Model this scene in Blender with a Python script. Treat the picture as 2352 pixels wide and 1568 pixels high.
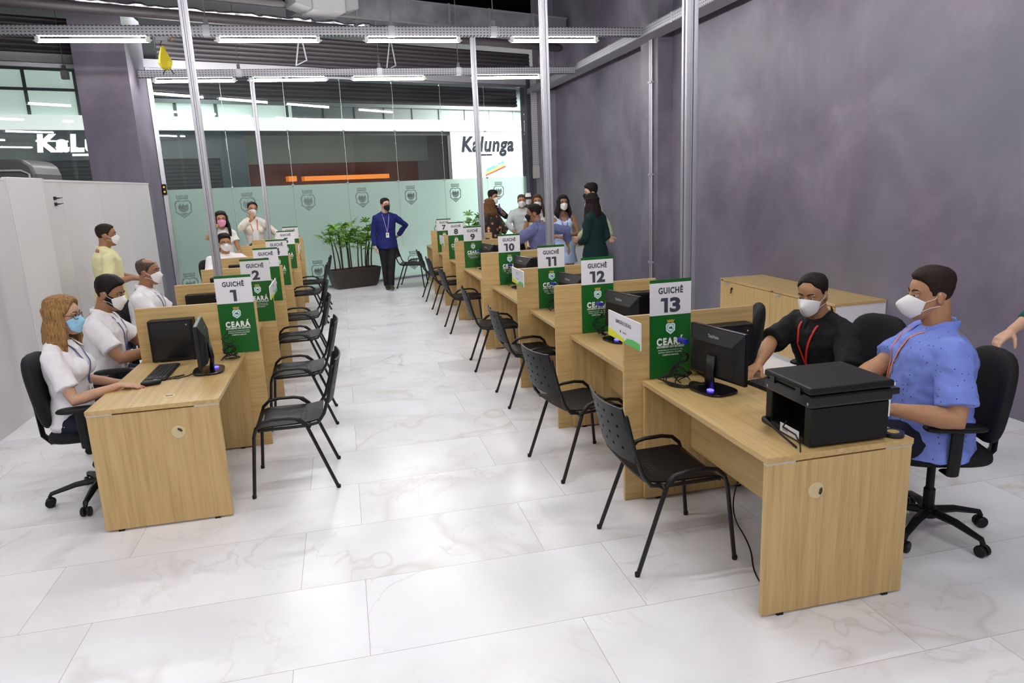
import bpy, bmesh, math, random
from mathutils import Vector as V, Matrix, noise
from mathutils.bvhtree import BVHTree
S = bpy.context.scene
COL = S.collection
for o in list(bpy.data.objects): bpy.data.objects.remove(o)
# ---------------- camera
RX = V((0.9721254, -0.2305871, -0.0424468)); RY = V((0.090487, 0.2019647, 0.9752037)); FW = V((0.2162966, 0.9518613, -0.2172002))
FW.normalize(); RX = (RX - FW * RX.dot(FW)).normalized(); RY = RX.cross(FW)
cam_d = bpy.data.cameras.new('camera'); cam = bpy.data.objects.new('camera', cam_d); COL.objects.link(cam)
cam.matrix_world = Matrix(((RX.x, RY.x, -FW.x, 0), (RX.y, RY.y, -FW.y, 0), (RX.z, RY.z, -FW.z, 1.8925), (0, 0, 0, 1)))
cam_d.sensor_width = 36; cam_d.lens = 1643.7 / 2352 * 36; cam_d.clip_start = 0.05; cam_d.clip_end = 200
S.camera = cam
# ---------------- world, exposure
w = bpy.data.worlds.new('world'); S.world = w; w.use_nodes = True
w.node_tree.nodes['Background'].inputs[0].default_value = (0.8, 0.82, 0.9, 1)
w.node_tree.nodes['Background'].inputs[1].default_value = 0.04
S.view_settings.view_transform = 'Standard'; S.view_settings.look = 'None'
S.view_settings.exposure = 0.40; S.view_settings.gamma = 1.0; S.view_settings.use_curve_mapping = False
S.cycles.use_denoising = True; S.cycles.max_bounces = 7; S.cycles.diffuse_bounces = 4; S.cycles.transparent_max_bounces = 12
S.cycles.sample_clamp_indirect = 6.0; S.cycles.caustics_reflective = False; S.cycles.caustics_refractive = False
TUBE_POWER = 95.0
# glass front of the shop runs at an angle: s along it, o outwards, z up
GK = 0.3908; GL = math.sqrt(1 + GK * GK); GU = V((1 / GL, GK / GL, 0)); GN = V((-GK / GL, 1 / GL, 0)); GO = V((0, 14.7357, 0))
def G(s, o, z): return GO + GU * s + GN * o + V((0, 0, z))
def area(name, loc, target, sx, sy, power, color):
    l = bpy.data.lights.new(name, 'AREA'); l.shape = 'RECTANGLE'; l.size = sx; l.size_y = sy; l.energy = power; l.color = color
    o = bpy.data.objects.new(name, l); COL.objects.link(o); o.location = loc
    o.rotation_euler = (V(target) - V(loc)).to_track_quat('-Z', 'Z').to_euler(); return o
area('corridor_fill_light', G(7.0, 3.2, 4.7), G(7.0, 3.2, 0), 1.2, 5.0, 950, (1, 0.98, 0.94))  # added lamp without a fixture, brightens the right end of the frosted glass
area('corridor_fill_light', G(-2.0, 3.2, 4.7), G(-2.0, 3.2, 0), 1.2, 8.0, 120, (0.93, 1, 0.96))  # weaker added lamp, also unseen, for the left part of the corridor

# ---------------- materials
MATS = {}
def nt(m): return m.node_tree.nodes, m.node_tree.links
def mat(name, col, rough=0.6, metal=0.0, spec=0.5, bump=0.0, bscale=200, var=0.0, vscale=6, emit=0.0, trans=0.0, coat=0.0, sss=0.0):
    if name in MATS: return MATS[name]
    m = bpy.data.materials.new(name); m.use_nodes = True; n, l = nt(m); b = n['Principled BSDF']
    b.inputs['Base Color'].default_value = (*col, 1); b.inputs['Roughness'].default_value = rough
    b.inputs['Metallic'].default_value = metal; b.inputs['Specular IOR Level'].default_value = spec
    if coat: b.inputs['Coat Weight'].default_value = coat; b.inputs['Coat Roughness'].default_value = 0.1
    if trans: b.inputs['Transmission Weight'].default_value = trans
    if sss:
        b.inputs['Subsurface Weight'].default_value = sss; b.inputs['Subsurface Radius'].default_value = (0.012, 0.005, 0.003); b.inputs['Subsurface Scale'].default_value = 0.6
    if emit: b.inputs['Emission Color'].default_value = (*col, 1); b.inputs['Emission Strength'].default_value = emit
    if var or bump:
        tc = n.new('ShaderNodeTexCoord')
    if var:
        no = n.new('ShaderNodeTexNoise'); no.inputs['Scale'].default_value = vscale; no.inputs['Detail'].default_value = 5
        l.new(tc.outputs['Object'], no.inputs['Vector'])
        r = n.new('ShaderNodeValToRGB'); r.color_ramp.elements[0].position = 0.3; r.color_ramp.elements[1].position = 0.7
        r.color_ramp.elements[0].color = (*[c * (1 - var) for c in col], 1); r.color_ramp.elements[1].color = (*[min(1, c * (1 + var)) for c in col], 1)
        l.new(no.outputs['Fac'], r.inputs['Fac']); l.new(r.outputs['Color'], b.inputs['Base Color'])
    if bump:
        no = n.new('ShaderNodeTexNoise'); no.inputs['Scale'].default_value = bscale; no.inputs['Detail'].default_value = 3
        l.new(tc.outputs['Object'], no.inputs['Vector'])
        bp = n.new('ShaderNodeBump'); bp.inputs['Strength'].default_value = bump; bp.inputs['Distance'].default_value = 0.002
        l.new(no.outputs['Fac'], bp.inputs['Height']); l.new(bp.outputs['Normal'], b.inputs['Normal'])
    MATS[name] = m; return m
def wood(axis):
    name = 'light_oak_' + axis
    if name in MATS: return MATS[name]
    m = bpy.data.materials.new(name); m.use_nodes = True; n, l = nt(m); b = n['Principled BSDF']
    tc = n.new('ShaderNodeTexCoord'); mp = n.new('ShaderNodeMapping'); l.new(tc.outputs['Object'], mp.inputs[0])
    sc = {'x': (1.6, 38, 38), 'y': (38, 1.6, 38), 'z': (38, 38, 1.6)}[axis]; mp.inputs['Scale'].default_value = sc
    no = n.new('ShaderNodeTexNoise'); no.inputs['Scale'].default_value = 1.0; no.inputs['Detail'].default_value = 6; no.inputs['Distortion'].default_value = 0.4
    l.new(mp.outputs[0], no.inputs['Vector'])
    mp2 = n.new('ShaderNodeMapping'); l.new(tc.outputs['Object'], mp2.inputs[0]); mp2.inputs['Scale'].default_value = tuple(v * 5 for v in sc)
    n2 = n.new('ShaderNodeTexNoise'); n2.inputs['Scale'].default_value = 1.0; n2.inputs['Detail'].default_value = 2; l.new(mp2.outputs[0], n2.inputs['Vector'])
    mx = n.new('ShaderNodeMath'); mx.operation = 'MULTIPLY_ADD'; mx.inputs[1].default_value = 0.45; l.new(n2.outputs['Fac'], mx.inputs[0]); l.new(no.outputs['Fac'], mx.inputs[2])
    r = n.new('ShaderNodeValToRGB'); e = r.color_ramp.elements
    e[0].position = 0.46; e[0].color = (0.43, 0.285, 0.112, 1); e[1].position = 0.98; e[1].color = (0.61, 0.435, 0.20, 1)
    x = r.color_ramp.elements.new(0.72); x.color = (0.535, 0.37, 0.158, 1)
    l.new(mx.outputs[0], r.inputs['Fac']); l.new(r.outputs['Color'], b.inputs['Base Color'])
    b.inputs['Roughness'].default_value = 0.38; b.inputs['Specular IOR Level'].default_value = 0.4
    MATS[name] = m; return m
def marble():
    m = bpy.data.materials.new('marble_tiles'); m.use_nodes = True; n, l = nt(m); b = n['Principled BSDF']
    tc = n.new('ShaderNodeTexCoord'); mp = n.new('ShaderNodeMapping'); l.new(tc.outputs['Object'], mp.inputs[0]); mp.inputs['Location'].default_value = (-0.879, -2.70, 0)
    br = n.new('ShaderNodeTexBrick'); br.offset = 0.75; br.offset_frequency = 2; br.squash = 1
    for k, v in (('Scale', 1), ('Mortar Size', 0.0016), ('Mortar Smooth', 0.2), ('Bias', 0), ('Brick Width', 1.233), ('Row Height', 0.6115)): br.inputs[k].default_value = v
    br.inputs['Color1'].default_value = (0, 0, 0, 1); br.inputs['Color2'].default_value = (1, 1, 1, 1); br.inputs['Mortar'].default_value = (0.5, 0.5, 0.5, 1)
    l.new(mp.outputs[0], br.inputs['Vector'])
    sw = n.new('ShaderNodeMath'); sw.operation = 'MULTIPLY'; sw.inputs[1].default_value = 37; l.new(br.outputs['Color'], sw.inputs[0])
    def nz(scale, detail, dist, wmul=1.0):
        x = n.new('ShaderNodeTexNoise'); x.noise_dimensions = '4D'; x.inputs['Scale'].default_value = scale; x.inputs['Detail'].default_value = detail; x.inputs['Distortion'].default_value = dist
        l.new(mp.outputs[0], x.inputs['Vector']); l.new(sw.outputs[0], x.inputs['W']); return x
    def ridge(x, width):
        a = n.new('ShaderNodeMath'); a.operation = 'SUBTRACT'; a.inputs[1].default_value = 0.5; l.new(x.outputs['Fac'], a.inputs[0])
        c = n.new('ShaderNodeMath'); c.operation = 'ABSOLUTE'; l.new(a.outputs[0], c.inputs[0])
        d = n.new('ShaderNodeMapRange'); d.inputs[1].default_value = 0; d.inputs[2].default_value = width; d.inputs[3].default_value = 1; d.inputs[4].default_value = 0; l.new(c.outputs[0], d.inputs[0]); return d
    v1 = ridge(nz(0.9, 3, 0.6), 0.022); v2 = ridge(nz(1.7, 4, 1.0), 0.012); cl = nz(1.3, 4, 0.5)
    gate = nz(0.8, 2, 0)
    gr = n.new('ShaderNodeMapRange'); gr.inputs[1].default_value = 0.45; gr.inputs[2].default_value = 0.62; l.new(gate.outputs['Fac'], gr.inputs[0])
    r = n.new('ShaderNodeValToRGB'); e = r.color_ramp.elements; e[0].position = 0.34; e[0].color = (0.78, 0.765, 0.80, 1); e[1].position = 0.58; e[1].color = (0.89, 0.885, 0.94, 1)
    l.new(cl.outputs['Fac'], r.inputs['Fac'])
    def mixc(fac, a, colr, k):
        f = n.new('ShaderNodeMath'); f.operation = 'MULTIPLY'; f.inputs[1].default_value = k; l.new(fac, f.inputs[0])
        x = n.new('ShaderNodeMix'); x.data_type = 'RGBA'; l.new(f.outputs[0], x.inputs['Factor']); l.new(a, x.inputs[6]); x.inputs[7].default_value = (*colr, 1); return x.outputs[2]
    g1 = n.new('ShaderNodeMath'); g1.operation = 'MULTIPLY'; l.new(v1.outputs[0], g1.inputs[0]); l.new(gr.outputs[0], g1.inputs[1])
    c = mixc(g1.outputs[0], r.outputs['Color'], (0.55, 0.49, 0.44), 0.42)
    g2 = n.new('ShaderNodeMath'); g2.operation = 'MULTIPLY'; l.new(v2.outputs[0], g2.inputs[0]); l.new(gr.outputs[0], g2.inputs[1])
    c = mixc(g2.outputs[0], c, (0.52, 0.46, 0.45), 0.35)
    c = mixc(br.outputs['Fac'], c, (0.42, 0.36, 0.36), 0.8)
    l.new(c, b.inputs['Base Color']); b.inputs['Roughness'].default_value = 0.27; b.inputs['Specular IOR Level'].default_value = 0.45
    return m
def cement():
    m = bpy.data.materials.new('burnt_cement'); m.use_nodes = True; n, l = nt(m); b = n['Principled BSDF']
    tc = n.new('ShaderNodeTexCoord')
    a = n.new('ShaderNodeTexNoise'); a.inputs['Scale'].default_value = 0.9; a.inputs['Detail'].default_value = 8; a.inputs['Roughness'].default_value = 0.62; a.inputs['Distortion'].default_value = 0.35
    l.new(tc.outputs['Object'], a.inputs['Vector'])
    r = n.new('ShaderNodeValToRGB'); e = r.color_ramp.elements; e[0].position = 0.30; e[0].color = (0.125, 0.105, 0.150, 1); e[1].position = 0.68; e[1].color = (0.265, 0.232, 0.300, 1)
    x = r.color_ramp.elements.new(0.5); x.color = (0.185, 0.157, 0.210, 1)
    l.new(a.outputs['Fac'], r.inputs['Fac'])
    mp = n.new('ShaderNodeMapping'); mp.inputs['Scale'].default_value = (0.6, 0.6, 0.5); l.new(tc.outputs['Object'], mp.inputs[0])
    a2 = n.new('ShaderNodeTexNoise'); a2.inputs['Scale'].default_value = 1.4; a2.inputs['Detail'].default_value = 3; l.new(mp.outputs[0], a2.inputs['Vector'])
    mx = n.new('ShaderNodeMix'); mx.data_type = 'RGBA'; mx.blend_type = 'MIX'; mx.inputs[7].default_value = (0.175, 0.175, 0.215, 1)
    mr = n.new('ShaderNodeMapRange'); mr.inputs[1].default_value = 0.45; mr.inputs[2].default_value = 0.68; mr.inputs[4].default_value = 0.7; l.new(a2.outputs['Fac'], mr.inputs[0])
    l.new(mr.outputs[0], mx.inputs['Factor']); l.new(r.outputs['Color'], mx.inputs[6]); l.new(mx.outputs[2], b.inputs['Base Color'])
    b.inputs['Roughness'].default_value = 0.5; b.inputs['Specular IOR Level'].default_value = 0.35
    return m
def thin_glass():
    m = bpy.data.materials.new('clear_glass'); m.use_nodes = True; n, l = nt(m); n.remove(n['Principled BSDF']); o = n['Material Output']
    t = n.new('ShaderNodeBsdfTransparent'); t.inputs[0].default_value = (0.94, 0.975, 0.965, 1); g = n.new('ShaderNodeBsdfGlossy'); g.inputs['Roughness'].default_value = 0.0
    f = n.new('ShaderNodeFresnel'); f.inputs['IOR'].default_value = 1.5; mx = n.new('ShaderNodeMixShader')
    l.new(f.outputs[0], mx.inputs[0]); l.new(t.outputs[0], mx.inputs[1]); l.new(g.outputs[0], mx.inputs[2]); l.new(mx.outputs[0], o.inputs[0]); return m
def frosted():
    m = bpy.data.materials.new('frosted_film_glass'); m.use_nodes = True; n, l = nt(m); n.remove(n['Principled BSDF']); o = n['Material Output']
    t = n.new('ShaderNodeBsdfTranslucent'); t.inputs[0].default_value = (0.80, 0.93, 0.88, 1)
    d = n.new('ShaderNodeBsdfDiffuse'); d.inputs[0].default_value = (0.33, 0.43, 0.39, 1)
    r = n.new('ShaderNodeBsdfRefraction'); r.inputs['Color'].default_value = (0.8, 0.95, 0.9, 1); r.inputs['Roughness'].default_value = 0.45; r.inputs['IOR'].default_value = 1.12
    g = n.new('ShaderNodeBsdfGlossy'); g.inputs['Roughness'].default_value = 0.25
    m1 = n.new('ShaderNodeMixShader'); m1.inputs[0].default_value = 0.30; l.new(t.outputs[0], m1.inputs[1]); l.new(d.outputs[0], m1.inputs[2])
    m2 = n.new('ShaderNodeMixShader'); m2.inputs[0].default_value = 0.30; l.new(m1.outputs[0], m2.inputs[1]); l.new(r.outputs[0], m2.inputs[2])
    m3 = n.new('ShaderNodeMixShader'); m3.inputs[0].default_value = 0.05; l.new(m2.outputs[0], m3.inputs[1]); l.new(g.outputs[0], m3.inputs[2]); l.new(m3.outputs[0], o.inputs[0]); return m
def perforated():
    m = bpy.data.materials.new('perforated_galvanised_steel'); m.use_nodes = True; n, l = nt(m); b = n['Principled BSDF']
    tc = n.new('ShaderNodeTexCoord'); sx = n.new('ShaderNodeSeparateXYZ'); l.new(tc.outputs['Object'], sx.inputs[0])
    def band(sock, period, duty):
        a = n.new('ShaderNodeMath'); a.operation = 'DIVIDE'; a.inputs[1].default_value = period; l.new(sock, a.inputs[0])
        f = n.new('ShaderNodeMath'); f.operation = 'FRACT'; l.new(a.outputs[0], f.inputs[0])
        c = n.new('ShaderNodeMath'); c.operation = 'LESS_THAN'; c.inputs[1].default_value = duty; l.new(f.outputs[0], c.inputs[0]); return c
    a = band(sx.outputs[0], 0.045, 0.5); c = band(sx.outputs[2], 0.034, 0.30)
    d = n.new('ShaderNodeMath'); d.operation = 'MULTIPLY'; l.new(a.outputs[0], d.inputs[0]); l.new(c.outputs[0], d.inputs[1])
    mx = n.new('ShaderNodeMix'); mx.data_type = 'RGBA'; l.new(d.outputs[0], mx.inputs['Factor']); mx.inputs[6].default_value = (0.42, 0.42, 0.46, 1); mx.inputs[7].default_value = (0.05, 0.05, 0.06, 1)
    l.new(mx.outputs[2], b.inputs['Base Color']); b.inputs['Roughness'].default_value = 0.5; b.inputs['Metallic'].default_value = 0.3; return m

# ---------------- mesh helpers
class MB:
    def __init__(s): s.v = []; s.f = []; s.m = []; s.mi = 0
    def add(s, vs, fs):
        k = len(s.v); s.v += [tuple(p) for p in vs]; s.f += [tuple(i + k for i in f) for f in fs]; s.m += [s.mi] * len(fs); return s
    def box(s, x0, x1, y0, y1, z0, z1, M=None):
        vs = [V((x, y, z)) for z in (z0, z1) for y in (y0, y1) for x in (x0, x1)]
        if M: vs = [M @ p for p in vs]
        return s.add(vs, [(0, 2, 3, 1), (4, 5, 7, 6), (0, 1, 5, 4), (2, 6, 7, 3), (0, 4, 6, 2), (1, 3, 7, 5)])
    def gbox(s, s0, s1, o0, o1, z0, z1):
        vs = [G(a, b, c) for c in (z0, z1) for b in (o0, o1) for a in (s0, s1)]
        return s.add(vs, [(0, 2, 3, 1), (4, 5, 7, 6), (0, 1, 5, 4), (2, 6, 7, 3), (0, 4, 6, 2), (1, 3, 7, 5)])
    def tube(s, pts, r, n=10, side=None, cap=True, closed=False):
        # r: number, list of numbers or list of (a, b); a goes along 'side'
        pts = [V(p) for p in pts]; N = len(pts)
        rs = r if isinstance(r, (list, tuple)) else [r] * N
        rs = [x if isinstance(x, (list, tuple)) else (x, x) for x in rs]
        ref = V(side) if side is not None else None; rings = []; prev = None
        if cap and not closed:
            d0 = (pts[0] - pts[1]).normalized(); d1 = (pts[-1] - pts[-2]).normalized()
            e0 = min(rs[0]); e1 = min(rs[-1])
            P = []; Q = []
            for k in (0.96, 0.72): c = math.sqrt(1 - k * k); P.append(pts[0] + d0 * e0 * k * cap); Q.append((rs[0][0] * c, rs[0][1] * c))
            pe = []; qe = []
            for k in (0.72, 0.96): c = math.sqrt(1 - k * k); pe.append(pts[-1] + d1 * e1 * k * cap); qe.append((rs[-1][0] * c, rs[-1][1] * c))
            pts = P + pts + pe; rs = Q + list(rs) + qe; N = len(pts)
        for i in range(N):
            if closed: t = pts[(i + 1) % N] - pts[i - 1]
            else: t = pts[min(i + 1, N - 1)] - pts[max(i - 1, 0)]
            t = t.normalized() if t.length > 1e-9 else V((0, 0, 1))
            if ref is not None: a = ref - t * ref.dot(t)
            else:
                b0 = prev if prev is not None else (V((0, 0, 1)) if abs(t.z) < 0.9 else V((1, 0, 0)))
                a = b0 - t * b0.dot(t)
            if a.length < 1e-6: a = t.orthogonal()
            a.normalize(); prev = a; b = t.cross(a)
            rings.append([pts[i] + a * (rs[i][0] * math.cos(2 * math.pi * j / n)) + b * (rs[i][1] * math.sin(2 * math.pi * j / n)) for j in range(n)])
        vs = [p for g in rings for p in g]; fs = []
        M = N if closed else N - 1
        for i in range(M):
            i2 = (i + 1) % N
            for j in range(n): fs.append((i * n + j, i * n + (j + 1) % n, i2 * n + (j + 1) % n, i2 * n + j))
        if not closed: fs.append(tuple(range(n))[::-1]); fs.append(tuple((N - 1) * n + j for j in range(n)))
        return s.add(vs, fs)
    def lathe(s, c, prof, n=20, axis=(0, 0, 1)):
        ax = V(axis).normalized(); return s.tube([V(c) + ax * h for _, h in prof], [max(r, 1e-4) for r, _ in prof], n, cap=0)
    def ell(s, c, rx, ry, rz, M=None, n=14, m=9):
        c = V(c); vs = []; fs = []
        for i in range(1, m):
            ph = math.pi * i / m
            for j in range(n):
                th = 2 * math.pi * j / n; p = V((rx * math.sin(ph) * math.cos(th), ry * math.sin(ph) * math.sin(th), rz * math.cos(ph)))
                vs.append(c + (M @ p if M else p))
        t = V((0, 0, rz)); vs += [c + (M @ t if M else t), c - (M @ t if M else t)]; T = len(vs) - 2
        for i in range(m - 2):
            for j in range(n): fs.append((i * n + j, (i + 1) * n + j, (i + 1) * n + (j + 1) % n, i * n + (j + 1) % n))
        for j in range(n): fs.append((T, j, (j + 1) % n)); fs.append((T + 1, (m - 2) * n + (j + 1) % n, (m - 2) * n + j))
        return s.add(vs, fs)
    def prism(s, poly, org, ex, ey, depth):
        ex = V(ex); ey = V(ey); nz = ex.cross(ey).normalized(); o = V(org); k = len(poly)
        a = [o + ex * p[0] + ey * p[1] for p in poly]; b = [p + nz * depth for p in a]
        return s.add(a + b, [tuple(range(k))[::-1], tuple(range(k, 2 * k))] + [(i, (i + 1) % k, k + (i + 1) % k, k + i) for i in range(k)])
    def grid(s, rows, thick=None):
        R = len(rows); C = len(rows[0]); return s.add([p for r in rows for p in r], [(i * C + j, i * C + j + 1, (i + 1) * C + j + 1, (i + 1) * C + j) for i in range(R - 1) for j in range(C - 1)])
    def mesh(s, name, mats, smooth=False):
        me = bpy.data.meshes.new(name); me.from_pydata(s.v, [], s.f)
        for m in (mats if isinstance(mats, (list, tuple)) else [mats]): me.materials.append(m)
        me.polygons.foreach_set('material_index', s.m)
        bm = bmesh.new(); bm.from_mesh(me); bmesh.ops.recalc_face_normals(bm, faces=bm.faces); bm.to_mesh(me); bm.free()
        if smooth: me.polygons.foreach_set('use_smooth', [True] * len(me.polygons))
        return me
    def build(s, name, mats, parent=None, smooth=False, bevel=0, loc=None):
        return link(name, s.mesh(name, mats, smooth), parent, bevel, smooth, loc)
def link(name, me, parent=None, bevel=0, smooth=False, loc=None):
    o = bpy.data.objects.new(name, me); COL.objects.link(o)
    if parent: o.parent = parent
    if loc is not None: o.location = loc
    if bevel:
        b = o.modifiers.new('bevel', 'BEVEL'); b.width = bevel; b.segments = 2; b.limit_method = 'ANGLE'; b.angle_limit = 0.6
        o.data.polygons.foreach_set('use_smooth', [True] * len(o.data.polygons)) if smooth else None
    return o
def tag(o, label, cat, group=None, kind=None):
    o['label'] = label; o['category'] = cat
    if group: o['group'] = group
    if kind: o['kind'] = kind
    return o
def thing(name, label, cat, loc=(0, 0, 0), rz=0.0, group=None):
    o = bpy.data.objects.new(name, None); COL.objects.link(o); o.empty_display_size = 0.1
    o.location = loc; o.rotation_euler = (0, 0, rz); return tag(o, label, cat, group)
def struct(o): o['kind'] = 'structure'; return o
def dup(root, loc, rz, label, group=None):
    r = root.copy(); COL.objects.link(r); r.location = loc; r.rotation_euler = (0, 0, rz); r['label'] = label
    if group: r['group'] = group
    for ch in list(root.children):
        c = ch.copy(); COL.objects.link(c); c.parent = r
        for g in ch.children:
            d = g.copy(); COL.objects.link(d); d.parent = c
    return r
TXT = {}
def text_mesh(body, mat_, bold=0.0, extrude=0.001, shear=0.0, spacing=1.0):
    key = (body, mat_.name, bold, extrude, shear, spacing)
    if key in TXT: return TXT[key]
    cu = bpy.data.curves.new('lettering', 'FONT'); cu.body = body; cu.size = 1; cu.offset = bold; cu.shear = shear; cu.space_character = spacing
    cu.align_x = 'CENTER'; cu.resolution_u = 4; cu.extrude = 0.0
    o = bpy.data.objects.new('lettering', cu); COL.objects.link(o); dg = bpy.context.evaluated_depsgraph_get()
    me = bpy.data.meshes.new_from_object(o.evaluated_get(dg)); bpy.data.objects.remove(o); bpy.data.curves.remove(cu)
    xs = [v.co.x for v in me.vertices]; ys = [v.co.y for v in me.vertices]
    cx = (min(xs) + max(xs)) / 2; cy = (min(ys) + max(ys)) / 2; wx = max(xs) - min(xs); wy = max(ys) - min(ys)
    for v in me.vertices: v.co.x = (v.co.x - cx) / wx; v.co.y = (v.co.y - cy) / wy; v.co.z = 0
    me.materials.clear(); me.materials.append(mat_); TXT[key] = me; return me
def lettering(body, cx, w, h, ex, mat_, parent=None, bold=0.0, name='lettering', shear=0.0, spacing=1.0, lift=0.0015):
    """flat letters w by h centred on cx; ex = reading direction, up = z, facing the reader"""
    me = text_mesh(body, mat_, bold, 0.001, shear, spacing); ex = V(ex).normalized(); ey = V((0, 0, 1)); ez = ex.cross(ey)
    o = bpy.data.objects.new(name, me); COL.objects.link(o)
    p = V(cx) + ez * lift
    o.matrix_local = Matrix(((ex.x * w, ey.x * h, ez.x, p.x), (ex.y * w, ey.y * h, ez.y, p.y), (ex.z * w, ey.z * h, ez.z, p.z), (0, 0, 0, 1)))
    if parent: o.parent = parent
    return o
# ================= SETTING
WX, WY, WZ = wood('x'), wood('y'), wood('z')
M_cem = cement(); M_glass = thin_glass(); M_frost = frosted(); M_perf = perforated(); M_marb = marble()
M_white = mat('white_laminate', (0.74, 0.73, 0.75), 0.35); M_part = mat('white_partition', (0.68, 0.66, 0.68), 0.42, var=0.03, vscale=1.5)
M_alu = mat('aluminium', (0.42, 0.42, 0.46), 0.42, 0.8); M_alud = mat('painted_grey_steel', (0.36, 0.36, 0.4), 0.45)
M_black = mat('black_plastic', (0.005, 0.005, 0.0055), 0.45, spec=0.3, bump=0.05, bscale=600); M_blackg = mat('black_gloss', (0.005, 0.005, 0.006), 0.2)
M_dark = mat('dark_void', (0.003, 0.003, 0.004), 0.95, spec=0.1); M_tube = mat('fluorescent_tube', (1, 0.985, 0.96), emit=TUBE_POWER)
M_cap = mat('tube_holder', (0.8, 0.8, 0.8), 0.4); M_rod = mat('hanger_rod', (0.2, 0.19, 0.2), 0.5, 0.5)
M_blk = mat('black_steel', (0.006, 0.0055, 0.006), 0.35, spec=0.4); M_gal = mat('galvanised_sheet', (0.30, 0.30, 0.34), 0.42, 0.6, var=0.3, vscale=3)

struct(MB().box(-12, 7, -6, 24, -0.12, 0).build('floor', M_marb))
struct(MB().box(-12, 7, -6, 24, 5.9, 6.0).build('ceiling', M_dark))
struct(MB().box(4.77, 4.95, -6, 17.2, 0, 5.9).build('wall_right', M_cem))
struct(MB().box(-3.0, 4.95, -6.2, -6, 0, 5.9).build('wall_near', M_cem))
struct(MB().box(4.55, 4.772, 9.95, 10.55, 0, 5.9).build('trim_1', M_cem))
struct(MB().box(4.42, 4.772, 15.7, 16.2, 0, 5.9).build('trim_2', M_cem))
# plaster column on the left
struct(MB().box(-3.66, -2.93, 12.45, 13.58, 0, 5.9).build('trim_3', M_cem))
# lintel beam and jambs of the shopfront
b = MB(); b.gbox(-7, 5.0, -0.1, 0.12, 3.99, 4.12); struct(b.build('trim_4', mat('lintel_paint', (0.38, 0.37, 0.41), 0.5)))
b = MB(); b.gbox(-3.16, -3.09, -0.06, 0.08, 0, 3.99); b.gbox(-4.12, -4.06, -0.06, 0.08, 0, 3.99); struct(b.build('trim_5', M_alu))
b = MB(); b.gbox(4.55, 4.68, -0.1, 0.14, 0, 4.4); b.gbox(4.78, 4.98, -0.1, 0.1, 0, 4.4); struct(b.build('trim_6', mat('dark_jamb', (0.10, 0.095, 0.12), 0.4)))
struct(MB().box(-12, -2.95, 5.0, 5.15, 0, 5.9).build('wall_left', M_dark))
# white demountable partition with a door
b = MB()
ys = [-6, -4.8, -3.6, -2.4, -1.2, 0, 1.25, 2.5, 3.75, 5.0, 6.2, 7.39]
for y0, y1 in zip(ys, ys[1:]): b.box(-2.93, -2.88, y0 + 0.004, y1 - 0.004, 0, 2.10)
for y0, y1 in zip([8.22, 8.69, 9.99, 11.12], [8.69, 9.99, 11.12, 12.43]): b.box(-2.93, -2.88, y0 + 0.004, y1 - 0.004, 0, 2.10)
b.box(-2.925, -2.886, -6, 7.39, 0, 2.09); b.box(-2.925, -2.886, 8.22, 12.43, 0, 2.09)
b.box(-2.94, -2.868, 8.205, 8.245, 0, 2.125); b.box(-2.935, -2.872, 7.375, 7.395, 0, 2.11)
b.box(-2.935, -2.875, -6, 7.38, 2.095, 2.115); b.box(-2.935, -2.875, 8.245, 12.43, 2.095, 2.118)
pw = struct(b.build('wall_partition', M_part, bevel=0.002))
d = struct(MB().box(-2.915, -2.866, 7.405, 8.2, 0.01, 2.128).build('door_1', M_white, bevel=0.004))
for z in (1.93, 1.87):
    h = MB().box(-2.88, -2.868, 8.45, 8.50, z - 0.016, z + 0.016); h.tube([(-2.87, 8.48, z), (-2.845, 8.5, z), (-2.84, 8.58, z + 0.004)], [0.008, 0.006, 0.004], 8)
    tag(h.build('wall_hook', M_black), 'small black hook on the white partition beside the door, ' + ('upper' if z > 1.9 else 'lower') + ' of the two', 'hook', 'hooks on the partition')

# ---- glass front
b = MB(); b.gbox(-3.09, 4.55, -0.02, 0.03, 0, 0.04); b.gbox(-3.09, 4.55, -0.02, 0.03, 3.95, 3.99)
win = struct(b.build('window_1', M_alu))
edges = [-3.08, -2.0, -0.892, 0.2015, 1.297, 2.384, 3.47, 4.55]
fm = mat('glass_edge', (0.55, 0.68, 0.64), 0.3); ft = mat('steel_fitting', (0.6, 0.6, 0.62), 0.3, 0.9)
for a, c in zip(edges, edges[1:]):
    MB().gbox(a + 0.004, c - 0.004, 0, 0.01, 2.015, 3.95).build('clear_pane', M_glass, win)
    p = MB().gbox(a + 0.004, c - 0.004, 0, 0.01, 0.04, 2.010).build('frosted_pane', M_frost, win); p['label'] = 'lower pane with frosted film'
for c in edges[1:-1]:
    q = MB()
    for z in (1.08, 2.01, 3.0):
        q.tube([G(c, -0.03, z), G(c, 0.03, z)], 0.016, 10); q.tube([G(c - 0.02, -0.02, z), G(c + 0.02, -0.02, z)], 0.008, 6)
    q.build('glass_fitting', ft, win)
    MB().tube([G(c, -0.012, 0.05), G(c, -0.012, 3.95)], 0.0035, 5).build('joint_seal', fm, win)
b = MB(); b.gbox(-7, -4.12, -0.02, 0.03, 0, 0.05); b.gbox(-7, -4.12, -0.02, 0.03, 3.93, 3.99); w2 = struct(b.build('window_2', M_alu))
MB().gbox(-7, -4.13, 0, 0.01, 0.05, 3.93).build('clear_pane', M_glass, w2)
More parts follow.
